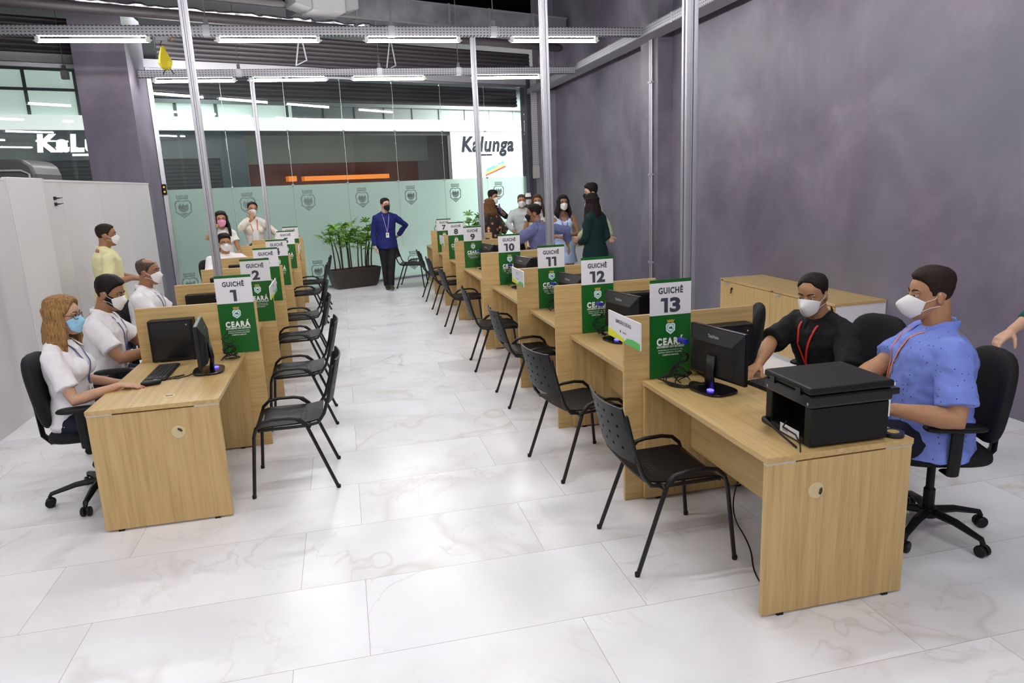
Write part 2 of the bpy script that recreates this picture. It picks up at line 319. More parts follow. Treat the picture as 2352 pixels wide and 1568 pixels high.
# etched crests on the film
M_etch = mat('etched_crest', (0.17, 0.22, 0.21), 0.8)
def crest_mb():
    b = MB()
    def P(poly): b.prism([(x * 1.0, z) for x, z in poly], (0, 0, 0), (1, 0, 0), (0, 0, 1), 0.0015)
    # crown wall with battlements
    P([(-0.085, 0.115), (0.085, 0.115), (0.085, 0.135), (-0.085, 0.135)])
    for x in (-0.075, -0.045, -0.015, 0.015, 0.045, 0.075): P([(x - 0.009, 0.138), (x + 0.009, 0.138), (x + 0.011, 0.175), (x - 0.011, 0.175)])
    # shield rim
    out = [(-0.10, 0.09), (-0.05, 0.105), (0, 0.09), (0.05, 0.105), (0.10, 0.09), (0.125, 0.04), (0.115, -0.03), (0.12, -0.075), (0.06, -0.125), (0, -0.17), (-0.06, -0.125), (-0.12, -0.075), (-0.115, -0.03), (-0.125, 0.04)]
    inn = [(x * 0.84, z * 0.84) for x, z in out]
    for i in range(len(out)):
        j = (i + 1) % len(out); P([out[i], out[j], inn[j], inn[i]])
    # oval field with hills, sun and a bird
    P([(0.075 * math.cos(t), 0.075 * math.sin(t) - 0.005) for t in [k * math.pi / 8 for k in range(7, 18)]])
    P([(-0.075, -0.02), (-0.05, 0.055), (-0.02, 0.02), (0.0, 0.06), (0.03, 0.0), (0.02, -0.035)]); P([(0.03, 0.03), (0.075, 0.05), (0.06, 0.0), (0.045, -0.02)]); P([(-0.06, -0.09), (0.06, -0.09), (0.0, -0.135)])
    return b
_n, _l = nt(M_etch); _t = _n.new('ShaderNodeBsdfTransparent'); _x = _n.new('ShaderNodeMixShader'); _x.inputs[0].default_value = 0.5
_l.new(_n['Principled BSDF'].outputs[0], _x.inputs[1]); _l.new(_t.outputs[0], _x.inputs[2]); _l.new(_x.outputs[0], _n['Material Output'].inputs[0])
cm = crest_mb().mesh('crest', M_etch)
def crest(s, z, k=1.15):
    o = link('etched_crest', cm, win); p = G(s, -0.003, z)
    o.matrix_local = Matrix(((GU.x * k, -GN.x, 0, p.x), (GU.y * k, -GN.y, 0, p.y), (0, 0, k, p.z), (0, 0, 0, 1))); o['label'] = 'dark etched crest on the film'
for s in (-2.86, -1.76, -0.63, 0.475, 1.56, 2.635, 3.76): crest(s, 1.71)
for s in (-2.35, -0.02, 1.0, 2.2, 3.2): crest(s, 0.95)
for s in (-2.92, -0.57, 1.52): crest(s, 0.36)

# ---- rolling shutters over the opening
def shutter(s0, s1, z0, z1, o, label):
    b = MB(); n = int((z1 - z0) / 0.075); rows = []
    for i in range(n * 4 + 1):
        z = z0 + (z1 - z0) * i / (n * 4); dd = o - 0.03 * abs(math.sin(i * math.pi / 4)) + 0.05 * (z - z0); rows.append([G(s0, dd, z), G(s1, dd, z)])
    b.grid(rows); b.gbox(s0, s1, o + 0.06, o + 0.1, z0, z1)
    return tag(b.build('rolling_shutter', mat('shutter_slats', (0.075, 0.066, 0.077), 0.5, 0.2), smooth=False), label, 'shutter')
shutter(-2.95, 4.7, 4.13, 4.66, -0.06, 'dark ribbed rolling shutter above the long frosted glass front')
shutter(-7, -4.1, 4.13, 4.66, -0.06, 'dark ribbed rolling shutter above the small window behind the partition')
shutter(-3.05, 4.55, 3.56, 3.95, 0.28, 'dark ribbed shutter curtain hanging just outside the upper glass')
# ---- across the corridor: shop fronts
O_ = 6.0
struct(MB().gbox(-12, 14, O_ + 3.4, O_ + 3.5, 0, 5.9).build('wall_back', mat('shop_back_wall', (0.16, 0.15, 0.14), 0.7)))
t = thing('mall_shop', 'mall shop facade across the corridor with white band and dark closed grille', 'shop front', G(0, O_, 0)); off = -G(0, O_, 0)
def fpart(name, m, boxes, parent=t):
    b = MB()
    for x in boxes: b.gbox(*x)
    b.v = [tuple(V(p) + off) for p in b.v]; return b.build(name, m, parent)
fpart('white_band', mat('lit_white_band', (0.90, 0.93, 0.91), 0.4, emit=0.5), [(-9, 12, O_ - 0.25, O_, 3.475, 3.785)])
fpart('fascia', mat('dark_fascia', (0.045, 0.06, 0.068), 0.25), [(-9, -0.08, O_ - 0.05, O_, 2.80, 3.475), (-0.75, -0.08, O_ - 0.05, O_, 0, 2.8)])
gb = [(-9, -0.75, O_, O_ + 0.04, 0, 2.8)] + [(-9, -0.75, O_ - 0.03, O_, 0.05 + 0.09 * k, 0.10 + 0.09 * k) for k in range(30)]
fpart('closed_grille', mat('grille_dark', (0.022, 0.022, 0.026), 0.4), gb)
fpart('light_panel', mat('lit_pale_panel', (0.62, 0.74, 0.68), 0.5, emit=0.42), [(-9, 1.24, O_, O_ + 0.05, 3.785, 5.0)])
fpart('grey_panel', mat('hall_grey_panel', (0.20, 0.235, 0.24), 0.4), [(1.25, 12, O_ - 0.02, O_ + 0.05, 3.785, 4.12), (-2.2, 12, O_ - 0.1, O_ + 0.05, 4.12, 4.45), (1.25, 12, O_, O_ + 0.05, 4.45, 5.3)])
for bx in [(x - 0.035, x + 0.035, O_ - 0.05, O_ + 0.02, 3.785, 5.0) for x in (-7.2, -5.9, -4.66, -3.68, -2.55, -1.65, -0.7, 0.25, 1.1)] + [(-9, -2.3, O_ - 0.05, O_ + 0.02, z - 0.03, z + 0.03) for z in (4.35, 4.78)] + [(x - 0.012, x + 0.012, O_ - 0.05, O_ + 0.02, 3.785, 4.12) for x in (2.1, 3.0, 3.9, 4.8, 5.7, 6.6, 7.5, 8.4)]: fpart('mullion', mat('mullion_grey', (0.10, 0.115, 0.115), 0.5), [bx])
fpart('header', mat('header_dark', (0.03, 0.03, 0.03), 0.5), [(-0.08, 6.0, O_ - 0.05, O_, 3.36, 3.475), (5.93, 6.03, O_ - 0.05, O_ + 0.05, 0, 3.475)])
L1 = lettering('KaLunga', G(-3.62, O_ - 0.06, 3.13) + off, 2.05, 0.52, GU, mat('lit_white_letters', (0.93, 0.96, 0.95), 0.4, emit=0.8), t, 0.055, shear=0.12, spacing=1.12)
fpart('letter_underline', mat('lit_white_letters', (1, 1, 1)), [(-3.98, -3.62, O_ - 0.075, O_ - 0.06, 2.90, 2.95)])
fpart('shop_interior_wall', mat('shop_brown_wall', (0.11, 0.035, 0.02), 0.6), [(0.6, 6.6, O_ + 3.3, O_ + 3.39, 0, 3.0)])
fpart('shop_interior_pier', mat('shop_pale_pier', (0.19, 0.21, 0.18), 0.6), [(0.0, 0.75, O_ + 3.0, O_ + 3.3, 0, 3.4), (0.6, 7, O_ + 3.25, O_ + 3.3, 2.75, 3.6)])
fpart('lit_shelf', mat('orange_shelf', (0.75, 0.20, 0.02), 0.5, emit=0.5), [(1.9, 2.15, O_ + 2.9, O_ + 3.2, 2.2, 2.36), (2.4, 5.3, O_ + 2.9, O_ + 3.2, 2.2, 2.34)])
t2 = thing('shop_sign', 'white lit store sign panel with dark lettering at right across the corridor', 'sign', G(7.4, O_, 0)); off = -G(7.4, O_, 0)
fpart('sign_panel', mat('lit_white_sign', (0.88, 0.91, 0.88), 0.4, emit=0.35), [(6.03, 9.2, O_ - 0.08, O_, 0, 3.46)], t2)
M_ink = mat('dark_ink', (0.012, 0.014, 0.02), 0.8, spec=0.1)
lettering('Kalunga', G(7.37, O_ - 0.09, 3.02) + off, 1.98, 0.62, GU, M_ink, t2, 0.042, shear=0.2, spacing=1.1)
fpart('letter_underline', M_ink, [(7.06, 7.5, O_ - 0.1, O_ - 0.085, 2.74, 2.79)], t2)
lettering('®', G(8.42, O_ - 0.09, 3.30) + off, 0.07, 0.07, GU, mat('grey_ink', (0.4, 0.4, 0.4)), t2)
for k, (c, nm) in enumerate([((0.75, 0.03, 0.03), 'red'), ((0.85, 0.68, 0.03), 'yellow'), ((0.10, 0.50, 0.16), 'green'), ((0.05, 0.32, 0.70), 'blue')]):
    b = MB(); e = G(0, O_ - 0.09, 0); p0 = G(7.2 + 0.02 * k, O_ - 0.085, 2.10 + 0.062 * k) + off
    L_ = 0.80 - 0.05 * k; poly = [(0, 0), (L_, 0.27 * L_ / 0.8), (L_ + 0.03, 0.27 * L_ / 0.8 + 0.055), (0.03, 0.055)]
    if k == 2: poly = [(0, 0), (L_, 0.25), (L_ + 0.03, 0.30), (0.62, 0.26), (0.6, 0.23), (0.45, 0.19), (0.42, 0.215), (0.03, 0.055)]
    if k == 3: poly = [(0, 0), (0.30, 0.10), (0.33, 0.155), (0.44, 0.19), (0.46, 0.155), (0.68, 0.235), (0.71, 0.29), (0.03, 0.055)]
    b.prism(poly, p0, GU, (0, 0, 1), 0.004); b.build('pencil_stripe', mat('stripe_' + nm, c, 0.5), t2)['label'] = nm + ' stripe of the slanted pencil emblem'
struct(MB().gbox(-12, 14, 0.3, O_ + 3.4, 5.2, 5.3).build('ceiling_corridor', mat('corridor_ceiling', (0.10, 0.10, 0.11), 0.8)))

# ---- lamp trays
def tray(y, label, xs, joints, x1=4.3, x0=-4.2):
    L = x1 - x0; t = thing('cable_tray', label, 'lamp tray', (x0, y, 3.74 if 12 < y < 14 else 3.80), 0, 'perforated cable trays carrying the tube lamps')
    b = MB(); b.box(0, L, -0.05, -0.047, 0, 0.115); b.box(0, L, 0.047, 0.05, 0, 0.115); b.box(0, L, -0.05, 0.05, 0, 0.003)
    b.box(0, L, -0.05, -0.035, 0.112, 0.115); b.box(0, L, 0.035, 0.05, 0.112, 0.115); b.build('channel', M_perf, t)
    for x in joints:
        MB().box(x - x0 - 0.045, x - x0 + 0.045, -0.054, 0.054, -0.004, 0.12).build('joint_plate', M_alu, t)
        r = MB().tube([(x - x0, 0, 0.11), (x - x0, 0, 2.09)], 0.006, 6); r.box(x - x0 - 0.025, x - x0 + 0.025, -0.02, 0.02, 0.115, 0.2); r.build('hanger_rod', M_rod, t)
    return t
def lamp(x, y, label, z=3.747):
    if 12 < y < 14: z = 3.687
    t = thing('tube_lamp', label, 'lamp', (x, y, z), 0, 'tube lamps under the cable trays')
    MB().tube([(-0.595, 0, 0), (0.595, 0, 0)], 0.022, 10).build('tube', M_tube, t)
    for sx in (-1, 1):
        b = MB(); b.box(sx * 0.60 - 0.022, sx * 0.60 + 0.022, -0.022, 0.022, -0.02, 0.046); b.tube([(sx * 0.6, 0, 0), (sx * 0.64, 0, 0.004)], [0.018, 0.01], 8); b.build('end_holder', M_cap, t)
LX = [-2.68, -0.67, 1.33, 3.22]
nm = ['leftmost', 'second from the left', 'third from the left', 'rightmost']
for y, lab, where in [(10.0, 'nearer perforated grey cable tray in view spanning the hall', 'the nearer tray in view'), (12.95, 'farther perforated grey cable tray in view in front of the glass front', 'the farther tray by the glass front')]:
    tray(y, lab, LX, [-3.95, -1.4, 0.85, 2.2], x0=-4.2 if y < 11 else -2.9)
    for i, x in enumerate([-2.68, -0.68, 1.125, 3.05] if y < 11 else [-2.085, -0.64, 1.0, 3.06]): lamp(x, y, 'bright tube lamp under %s, %s' % (where, nm[i]))
for y in (6.95, 3.85, 0.8, -2.2):
    tray(y, 'perforated grey cable tray overhead %s the camera' % ('ahead of' if y > 2 else 'behind'), LX, [-2.7, -0.7, 2.9])
    for i, x in enumerate(LX): lamp(x, y, 'bright tube lamp on a tray above the picture, %s' % nm[i])
t = thing('cable_tray', 'long perforated grey cable tray running along the right wall', 'lamp tray', (4.3, -5, 3.79))
b = MB(); b.box(0, 21.6, -0.28, -0.277, 0, 0.115); b.box(0, 21.6, 0, 0.003, 0, 0.115); b.box(0, 21.6, -0.28, 0.003, -0.003, 0); ch = b.build('channel', M_perf, t); ch.rotation_euler = (0, 0, math.pi / 2)
ch.location = (0, 0, 0)
for y in (7.0, 9.0, 11.2, 13.5): MB().box(-0.005, 0.29, y + 5 - 0.03, y + 5 + 0.03, -0.006, 0.12).build('joint_plate', M_alu, t)
# conduits, poles
t = thing('wall_conduit', 'pair of silver conduits running up the pilaster on the right wall', 'conduit', (4.53, 10.12, 0))
for dy in (0, 0.06): MB().tube([(0, dy, 0.02), (0, dy, 3.95)], 0.018, 8).build('pipe', M_alu, t)
for z in (0.6, 1.9, 3.2): MB().box(-0.022, 0.02, -0.03, 0.09, z, z + 0.03).build('clamp', M_alud, t)
def pole(x, y, z1, label):
    t = thing('power_pole', label, 'pole', (x, y, 0), 0, 'aluminium power poles between the desks'); a = 0.033
    prof = []
    for k in range(4):
        c, s_ = math.cos(k * math.pi / 2), math.sin(k * math.pi / 2)
        for px, py in [(a, -a), (a, -0.008), (a - 0.014, -0.008), (a - 0.014, 0.008), (a, 0.008)]: prof.append((px * c - py * s_, px * s_ + py * c))
    MB().prism(prof, (0, 0, 0.012), (1, 0, 0), (0, 1, 0), z1 - 0.012).build('profile', M_alu, t, bevel=0.003)
    MB().box(-0.05, 0.05, -0.037, 0.037, 0, 0.012).build('foot_plate', M_alud, t)
pole(1.925, 3.80, 3.79, 'silver power pole right behind counter sign 13')
pole(1.90, 6.55, 3.79, 'silver power pole behind counter sign 11, by the man in the slate shirt')
pole(1.918, 10.022, 3.79, 'silver power pole behind counter sign 9, by the woman in the floral blouse')
pole(-1.13, 6.912, 3.79, 'silver power pole rising behind counter sign 1 on the left')
pole(-1.22, 12.95, 3.735, 'thin silver power pole in front of the woman in the white blazer')
# ---- ceiling services
GX = GU
def gdir(name, label, cat, pts, rad, m, n=12):
    return tag(MB().tube(pts, rad, n).build(name, m, smooth=True), label, cat)
gdir('service_pipe', 'thick dark pipe running across under the ceiling at left', 'pipe', [G(-7, -2.0, 4.42), G(4.0, -2.0, 4.42)], 0.075, mat('pipe_dark', (0.055, 0.045, 0.052), 0.5))
b = MB(); rng = random.Random(3)
pp = [G(-4.2 + 0.09 * k, -1.9 + rng.uniform(-0.012, 0.012), 4.525 + rng.uniform(-0.012, 0.012)) for k in range(60)]
tag(b.tube(pp, [0.038 + rng.uniform(-0.014, 0.014) for _ in pp], 9).build('foil_hose', mat('crumpled_foil', (0.45, 0.45, 0.48), 0.3, 0.9, var=0.6, vscale=14)), 'crinkled silver foil hose beside the dark ceiling pipe', 'hose')
tag(MB().tube([G(-7, -2.25, 4.66), G(-1.5, -2.25, 4.66)], 0.05, 10).build('service_pipe', mat('pipe_grey', (0.13, 0.12, 0.13), 0.5), smooth=True), 'thin grey pipe above the foil hose', 'pipe')
t = thing('air_duct', 'rectangular galvanised air duct under the dark ceiling', 'duct', G(0, -1.75, 4.6)); off = -G(0, -1.75, 4.6)
fpart('duct_body', M_gal, [(-1.2, 4.2, -2.0, -1.5, 4.61, 4.98)], t)
for s in (-0.2, 0.75, 1.55, 2.4, 3.4): fpart('flange', mat('flange_grey', (0.33, 0.33, 0.35), 0.4, 0.5), [(s - 0.018, s + 0.018, -2.02, -1.48, 4.595, 5.0)], t)
fpart('bottom_rim', mat('flange_grey', (0.33, 0.33, 0.35)), [(-1.2, 4.2, -2.03, -2.0, 4.60, 4.635)], t); fpart('top_rim', mat('flange_grey', (0.33, 0.33, 0.35)), [(-1.2, 4.2, -2.03, -2.0, 4.955, 4.985)], t)
t = thing('air_diffuser', 'pale grey angular air outlet box hanging below the duct', 'air outlet', G(-0.88, -2.3, 4.55)); off = -G(-0.88, -2.3, 4.55)
fpart('centre_box', mat('diffuser_grey', (0.40, 0.40, 0.42), 0.5), [(-1.13, -0.62, -2.55, -2.04, 4.555, 4.95)], t)
for sx in (-1, 1):
    b = MB(); c = -0.875 + sx * 0.255; e = -0.875 + sx * 0.50
    vs = [G(c, -2.5, 4.58), G(c, -2.04, 4.58), G(e, -2.04, 4.64), G(e, -2.5, 4.64), G(c, -2.5, 4.95), G(c, -2.04, 4.95), G(e, -2.04, 4.95), G(e, -2.5, 4.95)]
    b.add([p + off for p in vs], [(0, 1, 2, 3), (4, 7, 6, 5), (0, 4, 5, 1), (1, 5, 6, 2), (2, 6, 7, 3), (3, 7, 4, 0)]); b.build('side_wing', mat('wing_grey', (0.34, 0.35, 0.36), 0.45), t)
for i, s in enumerate((-0.62, 1.15)):
    t = thing('shutter_bracket', 'triangular grey steel bracket above the farther tray, ' + ('left one' if i == 0 else 'right one'), 'bracket', G(s, -0.35, 4.1), 0, 'triangular shutter brackets')
    b = MB(); b.tube([(-0.09, -0.05, 0), (0.03, 0, 0.62)], 0.014, 6); b.build('strut', mat('bracket_grey', (0.40, 0.40, 0.42), 0.5), t)
    MB().tube([(0.10, 0.02, 0.1), (0.03, 0, 0.62)], 0.014, 6).build('strut', M_alud, t); MB().tube([(-0.09, -0.05, 0), (0.10, 0.02, 0.1)], 0.012, 6).build('strut', M_alud, t)
HT = (-1.93, 10.0, 3.795)
yl = thing('hanging_socket', 'yellow wrapped socket hanging under the nearer tray', 'socket', HT)
MB().tube([(0, 0, -0.12), (0.0, 0, -0.2), (0.01, 0, -0.30)], [0.02, 0.05, 0.085], 6).build('yellow_wrap', mat('yellow_bag', (0.62, 0.5, 0.02), 0.5), yl)
for pts in ([(0, 0, -0.05), (-0.02, 0, -0.09), (0, 0, -0.13)], [(0.03, 0, -0.3), (0.05, 0, -0.36), (0.09, 0, -0.43)], [(-0.02, 0, -0.3), (0.0, 0, -0.37), (-0.03, 0, -0.43)]): MB().tube(pts, 0.006, 6).build('wire', M_black, yl)
MB().box(-0.06, 0.06, -0.04, 0.04, -0.05, -0.005).build('socket_box', M_alud, yl)
MB().ell((0.11, 0, -0.03), 0.02, 0.02, 0.02).build('brass_plug', mat('brass', (0.5, 0.35, 0.1), 0.4, 0.7), yl)
# vertical tray and box at the far right corner
t = thing('vertical_cable_tray', 'vertical perforated tray with a grey junction box at the far right corner', 'cable tray', (4.37, 15.98, 0))
ch = MB().box(0, 1.9, -0.02, 0.02, 0, 0.15).build('channel', M_perf, t); ch.rotation_euler = (0, -math.pi / 2, 0); ch.location = (0.07, 0, 2.2)
MB().box(-0.09, 0.09, -0.08, 0.02, 1.95, 2.22).build('junction_box', mat('box_grey', (0.40, 0.39, 0.37), 0.5), t, bevel=0.006)
# alarm on the left jamb, kiosk behind the partition
t = thing('jamb_beacon', 'small black unit with two amber lights on the left window jamb', 'sensor', G(-3.13, -0.08, 2.02))
MB().box(-0.03, 0.03, -0.04, 0.02, -0.09, 0.09).build('housing', M_black, t, bevel=0.01)
for z in (-0.04, 0.04): MB().ell((0, -0.04, z), 0.016, 0.012, 0.016).build('amber_light', mat('amber_lens', (0.8, 0.35, 0.02), 0.3, emit=0.6), t)
t = thing('kiosk', 'dark grey rounded cabinet rising behind the white partition at far left', 'kiosk', (-3.95, 9.4, 0))
b = MB(); poly = [(-0.75, 0), (0.75, 0), (0.75, 2.2), (0.72, 2.30), (0.64, 2.36), (-0.75, 2.42)]
b.prism(poly, (0, 0.4, 0), (1, 0, 0), (0, 0, 1), 0.8); b.build('body', mat('kiosk_grey', (0.10, 0.10, 0.11), 0.45), t, bevel=0.03)
b = MB(); b.tube([(-0.75, -0.41, 2.275), (0.62, -0.41, 2.24), (0.69, -0.41, 2.20), (0.70, -0.41, 2.0)], 0.012, 6); b.build('trim_line', mat('kiosk_trim', (0.5, 0.5, 0.52), 0.4), t)
# ================= FURNITURE
T_ = 0.74
M_met = mat('metal_spacer', (0.62, 0.60, 0.58), 0.4, 0.6); M_grom = mat('beige_grommet', (0.60, 0.50, 0.28), 0.45); M_dkbr = mat('slot_dark', (0.05, 0.025, 0.01), 0.6)
def make_desk(side, length, label):
    """local: x 0..W from the visitors' edge towards the clerk (times side), y 0..length away from the camera"""
    W_ = 0.71; t = thing('desk', label, 'desk'); X = lambda a: a if side > 0 else -a
    def bx(b, x0, x1, *r): x0, x1 = sorted((X(x0), X(x1))); return b.box(x0, x1, *r)
    bx(MB(), 0, W_, 0, length, T_ - 0.027, T_).build('tabletop', WY, t, bevel=0.002)
    for y0 in (0.004, length - 0.03):
        p = bx(MB(), 0.004, W_ - 0.004, y0, y0 + 0.026, 0.012, T_ - 0.035).build('side_panel', WZ, t, bevel=0.0015)
        for x in (0.0, W_ - 0.14): bx(MB(), x + 0.003, x + 0.137, y0, y0 + 0.026, T_ - 0.035, T_ - 0.027).build('metal_spacer', M_met, p)
        for x in (0.08, W_ - 0.1): bx(MB(), x, x + 0.03, y0, y0 + 0.025, 0.0, 0.012).build('foot', M_black, p)
    bx(MB(), 0.30, 0.318, 0.03, length - 0.03, 0.30, T_ - 0.03).build('modesty_panel', WY, t, bevel=0.001)
    if True:
        g = MB().lathe((X(0.24), 0.0045, 0.565), [(0.0, 0.006), (0.034, 0.006), (0.038, 0.003), (0.038, -0.001), (0.0, -0.001)], 20, (0, -1, 0)).build('side_grommet', M_grom, t)
        q = MB(); q.prism([(0.026 * math.cos(a), 0.026 * math.sin(a)) for a in [k * 0.35 + (0.2 if side < 0 else -0.9) for k in range(5)]] + [(0.013 * math.cos(a), 0.013 * math.sin(a)) for a in [k * 0.35 + (0.2 if side < 0 else -0.9) for k in range(4, -1, -1)]], (X(0.24), -0.003, 0.565), (1, 0, 0), (0, 0, 1), 0.002); q.build('slot', M_dkbr, g)
    g = MB().lathe((X(0.30), 0.17, T_), [(0.0, 0.004), (0.034, 0.004), (0.038, 0.0015), (0.038, 0), (0.0, 0)], 20).build('top_grommet', M_grom, t)
    MB().box(X(0.30) - 0.02, X(0.30) + 0.02, 0.16, 0.172, T_ + 0.004, T_ + 0.005).build('slot', M_dkbr, g)
    return t
RYd = {13: 3.735, 12: 5.0955, 11: 6.30, 10: 8.0055, 9: 9.955, 8: 11.31, 7: 12.634, 6.5: 14.45}
LYd = {1: 5.5275, 2: 6.8407, 3: 8.1238, 4: 9.451, 5: 11.4857, 6: 12.7868}
RN = {13: 2.458, 12: 3.845, 11: 5.13, 10: 6.755, 9: 8.70, 8: 10.06, 7: 11.40, 6.5: 13.2}
LN = {1: 4.2775, 2: 5.59, 3: 6.955, 4: 8.20, 5: 10.236, 6: 11.535}
HD = 1.1218
def divider(side, label, n):
    t = MB()
    if side > 0: t.box(0, 0.815, 0, 0.025, 0, HD)
    else: t.box(-0.83, 0, 0, 0.025, 0, HD)
    return tag(t.build('divider_panel', WX, bevel=0.002), label, 'divider', 'oak dividers between the counters')
M_sg = mat('sign_green', (0.004, 0.105, 0.012), 0.35); M_sw = mat('sign_white', (0.76, 0.75, 0.80), 0.35); M_num = mat('sign_navy', (0.045, 0.05, 0.075), 0.5)
M_wl = mat('sign_white_ink', (0.85, 0.85, 0.85), 0.5); M_gold = mat('emblem_gold', (0.45, 0.33, 0.05), 0.5); M_shb = mat('emblem_blue', (0.25, 0.55, 0.60), 0.5); M_shg = mat('emblem_green', (0.02, 0.16, 0.12), 0.5)
def flat(poly, m, name, parent, c, lift, sc=1.0):
    b = MB(); b.prism([(x * sc, z * sc) for x, z in poly], (c[0], c[1] - lift, c[2]), (1, 0, 0), (0, 0, 1), 0.0005); return b.build(name, m, parent)
SH = [(-0.10, 0.09), (-0.05, 0.105), (0, 0.09), (0.05, 0.105), (0.10, 0.09), (0.125, 0.04), (0.115, -0.03), (0.12, -0.075), (0.06, -0.125), (0, -0.17), (-0.06, -0.125), (-0.12, -0.075), (-0.115, -0.03), (-0.125, 0.04)]
def make_sign():
    t = thing('counter_sign', 'x', 'sign'); H = 0.5765; Wd = 0.2535
    MB().box(0, Wd, -0.004, 0, 0, 0.371).build('green_board', M_sg, t)
    MB().box(0, Wd, -0.004, 0, 0.371, H - 0.019).build('white_board', M_sw, t)
    MB().box(0, Wd, -0.004, 0, H - 0.019, H).build('green_strip', M_sg, t)
    y = -0.004; cx = Wd / 2
    lettering('GUICHÊ', (cx, y, 0.517), 0.152, 0.046, (1, 0, 0), M_num, t, 0.035, spacing=1.12)
    lettering('CEARÁ', (cx, y, 0.2205), 0.172, 0.055, (1, 0, 0), M_wl, t, 0.05, spacing=1.28)
    lettering('GOVERNO DO ESTADO', (cx, y, 0.1845), 0.172, 0.0125, (1, 0, 0), M_wl, t, 0.03)
    for k, (tx, ww) in enumerate([('SECRETARIA DA PROTEÇÃO SOCIAL,', 0.155), ('JUSTIÇA, CIDADANIA, MULHERES', 0.15), ('E DIREITOS HUMANOS', 0.10)]):
        lettering(tx, (cx, y, 0.165 - 0.0145 * k), ww, 0.0085, (1, 0, 0), M_wl, t, 0.02)
    e = flat(SH, M_wl, 'shield', t, (cx, y, 0.298), 0.0008, 0.24)
    flat(SH, M_shb, 'shield_field', e, (cx, y, 0.298), 0.0014, 0.20)
    flat([(0.085 * math.cos(k * math.pi / 8), 0.085 * math.sin(k * math.pi / 8) - 0.01) for k in range(16)], M_wl, 'shield_disc', e, (cx, y, 0.298), 0.002, 0.2)
    flat([(-0.06, -0.04), (0.07, -0.06), (0.05, 0.0), (0.02, 0.045), (-0.02, 0.0), (-0.045, 0.03)], M_shg, 'shield_hills', e, (cx, y, 0.298), 0.0026, 0.2)
    flat([(-0.08, 0.12), (0.08, 0.12), (0.10, 0.20), (0.06, 0.17), (0.03, 0.20), (0, 0.17), (-0.03, 0.20), (-0.06, 0.17), (-0.10, 0.20)], M_gold, 'crown', e, (cx, y, 0.298), 0.0012, 0.24)
    return t
sign0 = make_sign(); first_sign = [True]; NUMS = []
def place_sign(n, x, y):
    lab = 'green and white counter sign reading GUICHÊ %d with a state crest' % n
    if first_sign[0]: first_sign[0] = False; s = sign0; s.location = (x, y, T_ + 0.001); s['label'] = lab; s['group'] = 'numbered counter signs'
    else: s = dup(sign0, (x, y, T_ + 0.001), 0, lab, 'numbered counter signs')
    NUMS.append((n, s))
def number_signs():
  for n, s in NUMS:
    ds = str(n); wd = {'1': 0.042}; ws = [wd.get(c, 0.066) for c in ds]; gap = 0.012; x = 0.127 - (sum(ws) + gap * (len(ds) - 1)) / 2 - (0.006 if n == 1 else 0)
    for c, w_ in zip(ds, ws):
        if c == '1':
            b = MB(); b.prism([(w_ - 0.022, -0.0425), (w_, -0.0425), (w_, 0.0425), (0.002, 0.0425), (-0.004, 0.0245), (w_ - 0.022, 0.0245)], (x, -0.0052, 0.428), (1, 0, 0), (0, 0, 1), 0.0006); b.build('number', M_num, s)
        else: lettering(c, (x + w_ / 2, -0.004, 0.428), w_, 0.087, (1, 0, 0), M_num, s, 0.045, 'number')
        x += w_ + gap
SX = {13: 1.66, 12: 1.712, 11: 1.704, 10: 1.707, 9: 1.635, 8: 1.613, 7: 1.609}
SL = {1: -0.6854, 2: -0.6738, 3: -0.7012, 4: -0.6936, 5: -0.7246, 6: -0.7353}
for n, y in RYd.items():
    d = make_desk(1, y - RN[n], 'light oak desk of counter %d on the right' % n if n > 6.5 else 'light oak desk at the far end of the right row beyond counter 7')
    d.location = (1.6105, RN[n], 0); d['group'] = 'oak counter desks'
    if n > 6.5:
        dv = divider(1, 'oak divider board holding counter sign %d' % n, n); dv.location = (1.5026, y + 0.002, 0)
        place_sign(n, SX[n], y - 0.0005)
for n, y in LYd.items():
    d = make_desk(-1, y - LN[n], 'light oak desk of counter %d on the left' % n); d.location = (-0.7878, LN[n], 0); d['group'] = 'oak counter desks'
    dv = divider(-1, 'oak divider board holding counter sign %d' % n, n); dv.location = (-0.6699, y + 0.002, 0)
    place_sign(n, SL[n] - 0.2535, y - 0.0005)
number_signs()
